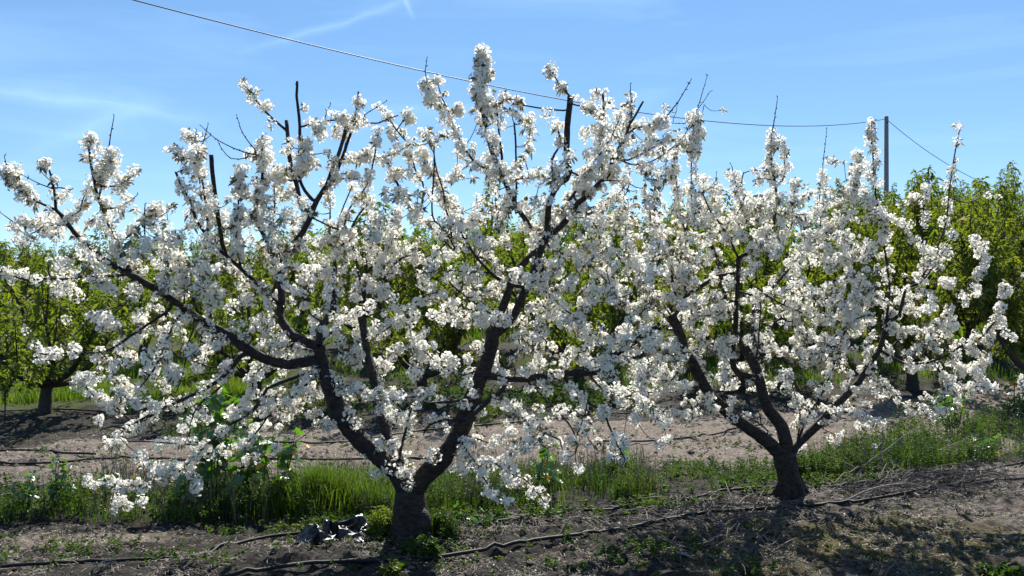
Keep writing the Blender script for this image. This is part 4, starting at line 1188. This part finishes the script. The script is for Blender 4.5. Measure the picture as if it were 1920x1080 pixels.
sol = o.modifiers.new('thick', 'SOLIDIFY'); sol.thickness = .002
tag(o, 'crumpled shiny black plastic sheet lying left of the front trunk', 'plastic sheet')

# pruned twigs heaped on the ground
def stick(m, p, az, L, r, rng, rise=0.03, tilt=0.0, sides=5):
    n = 6; t = np.linspace(0, 1, n); d = np.array([math.cos(az), math.sin(az)])
    wob = np.cumsum(rng.normal(0, .035*L, (n, 2)), 0); xy = p[:2]+np.outer(t*L, d)+wob*t[:, None]
    z = gz(xy[:, 0], xy[:, 1])+r+rise*np.sin(t*math.pi)+tilt*t*L+rng.uniform(0, rise)
    C = catmull(np.stack([xy[:, 0], xy[:, 1], z], 1), .04); tube(m, C, np.linspace(r, r*.45, len(C)), sides); return C
rg2 = np.random.default_rng(21); m = MB()
def heap(poly, n, Lr, rr, rise, azm=None, azs=3):
    for p in scatter(poly, n, rg2):
        az = rg2.uniform(0, 6.28) if azm is None else azm+rg2.normal(0, azs)
        L = rg2.uniform(*Lr); C = stick(m, p, az, L, rg2.uniform(*rr), rg2, rise*rg2.random())
        if rg2.random() < .5:
            q = C[len(C)//2]; a2 = az+rg2.choice([-1, 1])*rg2.uniform(.4, .9); L2 = L*.4
            E = q+np.array([math.cos(a2)*L2, math.sin(a2)*L2, rg2.uniform(-.01, .04)]); tube(m, np.array([q, (q+E)/2+[0, 0, .01], E]), [.003, .0025, .0015], 4)
heap([(1240, 945), (1420, 935), (1500, 1000), (1440, 1060), (1300, 1040), (1200, 990)], 200, (.12, .55), (.0015, .0045), .07)
heap([(1150, 985), (1250, 950), (1440, 945), (1500, 1000), (1460, 1080), (1150, 1060)], 130, (.08, .35), (.0012, .003), .03)
heap([(1530, 940), (1800, 925), (1830, 900), (1580, 900)], 150, (.2, .7), (.0015, .0045), .06, .25, .6)
heap([(860, 1010), (1300, 980), (1240, 950), (900, 985)], 60, (.1, .45), (.002, .004), .02)
tag(m.build('pruned_twigs', M['dead']), 'heap of grey pruned twigs on the ground around the right trunk', 'twigs', None, 'stuff')
def dead(pts, r, label, z0=0, z1=0):
    A_ = gpt(*pts[0]); Y = A_[1]; W = [A_+[0, 0, r+z0]]
    for i_, p in enumerate(pts[1:]):
        W.append(at(p[0], p[1], Y-.03*(i_+1)))
    for q in W: q[2] = max(q[2], float(gz(q[0], q[1]))+r)
    C = catmull(np.array(W), .03); m_ = MB(); C += np.cumsum(rg2.normal(0, .0012, C.shape), 0); tube(m_, C, np.linspace(r, r*.35, len(C)), 7)
    for k in range(int(len(C)/5)):
        i_ = int(rg2.integers(2, len(C)-1)); d = unit(C[i_]-C[i_-1]+rg2.normal(0, .5, 3)); L = rg2.uniform(.04, .18)
        tube(m_, np.array([C[i_], C[i_]+d*L*.5+[0, 0, .005], C[i_]+d*L]), [r*.45, r*.3, .001], 4)
    o_ = m_.build('fallen_branch', M['greywood'], None, True, A_); o_.location = A_; tag(o_, label, 'branch', 'fallen dead branches')
dead([(1606, 888), (1630, 865), (1660, 845), (1690, 822), (1722, 803)], .008, 'dead stick leaning up steeply to the right in the brush behind the right trunk')
dead([(1640, 872), (1700, 858), (1760, 845), (1815, 824)], .008, 'long pale dead stick reaching right across the weeds')
dead([(1650, 872), (1630, 870), (1612, 862), (1600, 854)], .007, 'short grey stick stub sloping left in the brush')
dead([(1648, 888), (1652, 850), (1655, 815), (1650, 790)], .006, 'thin dead stick standing upright in the brush')
dead([(1628, 880), (1622, 850), (1616, 815), (1608, 800)], .006, 'thin dead twig standing left of the upright stick')
dead([(1640, 868), (1665, 868), (1680, 871)], .006, 'pale split stick lying at the foot of the brush')
dead([(1222, 915), (1245, 940), (1268, 957)], .008, 'bent grey stick left end of the twig heap, beside the weeds')
dead([(1246, 965), (1262, 985), (1290, 1010), (1320, 1030)], .007, 'long dark stick crossing the left of the twig heap')
dead([(1320, 985), (1350, 995), (1368, 1012), (1390, 1028), (1412, 1045)], .009, 'thick knobbly grey branch running down through the twig heap')
dead([(1210, 958), (1260, 956), (1310, 962), (1345, 968)], .007, 'straight pale stick lying across the top of the twig heap')
dead([(1372, 955), (1385, 968), (1388, 980)], .008, 'forked stick end beside the hose')
dead([(1700, 926), (1712, 935), (1722, 950), (1724, 962)], .012, 'thick broken branch stump lying across the hose at right')
dead([(1590, 935), (1640, 915), (1700, 905), (1740, 915)], .008, 'arched dark stick in the flat brush in front of the hose')
dead([(190, 806), (205, 800), (222, 797), (250, 799)], .009, 'short curved pale stick on the shaded soil by the leafy left tree')
dead([(1270, 1042), (1285, 1052), (1300, 1056)], .010, 'reddish thick piece of stick at the bottom right of centre')
dead([(175, 1075), (180, 1062), (200, 1050), (240, 1058)], .004, 'thin looped straw coloured stem over the left hose')
# loose litter: straw bits, chips, clods, fallen petals
rg3 = np.random.default_rng(33); m = MB()
P = np.concatenate([scatter([(-50, 1095), (1960, 1095), (1960, 870), (1450, 920), (700, 975), (-50, 990)], 22000, rg3), scatter([(-50, 910), (1960, 860), (1960, 720), (1200, 760), (300, 790), (-50, 800)], 14000, rg3)])
n = len(P); a = rg3.uniform(0, 6.28, n); D = np.stack([np.cos(a), np.sin(a), rg3.normal(0, .25, n)], 1); Sd = np.stack([-np.sin(a), np.cos(a), rg3.normal(0, .3, n)], 1)
L = (.008+np.abs(rg3.normal(0, .028, n)))[:, None]; wv = rg3.uniform(.001, .0032, n)[:, None]; P[:, 2] += .004+rg3.uniform(0, .008, n)
V = np.stack([P-Sd*wv, P+Sd*wv, P+D*L+Sd*wv*.6, P+D*L-Sd*wv*.6], 1); m.add(V.reshape(-1, 3), np.arange(n*4).reshape(-1, 4), None, 0)
m.tm = m.tm; mi = rg3.integers(0, 2, n).astype(np.int32); m.qm[-1] = mi
tag(m.build('soil_litter', [M['straw'], M['dead']]), 'scattered straw and dry chips on the soil', 'litter', None, 'stuff')
m = MB()
P = scatter([(-50, 1095), (1960, 1095), (1960, 800), (1200, 760), (300, 800), (-50, 850)], 3600, rg3); n = len(P)
P[:, 2] += .006; N = unit(rg3.normal(0, .5, (n, 3))+np.array([0, 0, 1.])); U, W = frames(N); s = rg3.uniform(.004, .008, n)[:, None]
V = np.stack([P-U*s, P+W*s*.8, P+U*s+N*s*.4, P-W*s*.8], 1); m.add(V.reshape(-1, 3), np.arange(n*4).reshape(-1, 4))
tag(m.build('fallen_petals', M['petal']), 'white petals fallen on the soil', 'petals', None, 'stuff')
# clods
m = MB()
P = scatter([(-50, 1095), (1960, 1095), (1960, 760), (1200, 760), (300, 800), (-50, 850)], 6000, rg3)
ico = np.array([[1, 0, 0], [-1, 0, 0], [0, 1, 0], [0, -1, 0], [0, 0, 1], [0, 0, -1]], float); fc = np.array([[0, 2, 4], [2, 1, 4], [1, 3, 4], [3, 0, 4], [2, 0, 5], [1, 2, 5], [3, 1, 5], [0, 3, 5]])
for p in P:
    r = min(.045, abs(rg3.normal(0, .010))+.004)*(1.3 if p[1] > 7.5 else 1); V = ico*rg3.uniform(.6, 1.2, (6, 3))*r; V[:, 2] *= .6; m.add(p+V+[0, 0, r*.1], None, fc)
tag(m.build('soil_clods', simple_mat('soil_clod', (.14, .11, .09), .95, .1, 40, .5, .5), None, False), 'crumbs and clods of dry soil', 'soil', None, 'stuff')
# single stones and pale scraps
def stone(px, py, r, label, mt='stone', name='stone'):
    b = gpt(px, py); bpy_m = MB(); nn, mm = 8, 12; V = []
    for i_ in range(nn+1):
        for j_ in range(mm):
            ph = math.pi*i_/nn; th = 2*math.pi*j_/mm; d = np.array([math.sin(ph)*math.cos(th)*1.2, math.sin(ph)*math.sin(th), math.cos(ph)*.7])
            V.append(d*r*(1+.18*(vnoise(d[0]*2+px, d[1]*2+d[2]*2, 71)-.5)))
    Q = [[i_*mm+j_, i_*mm+(j_+1) % mm, (i_+1)*mm+(j_+1) % mm, (i_+1)*mm+j_] for i_ in range(nn) for j_ in range(mm)]
    bpy_m.add(V, Q); o_ = bpy_m.build(name, M[mt], None, True); o_.location = b+[0, 0, r*.4]; tag(o_, label, 'stone')
stone(1449, 970, .017, 'round pale stone on the soil left of the right trunk shadow')
stone(1238, 903, .014, 'pale stone among weeds between the two trees')
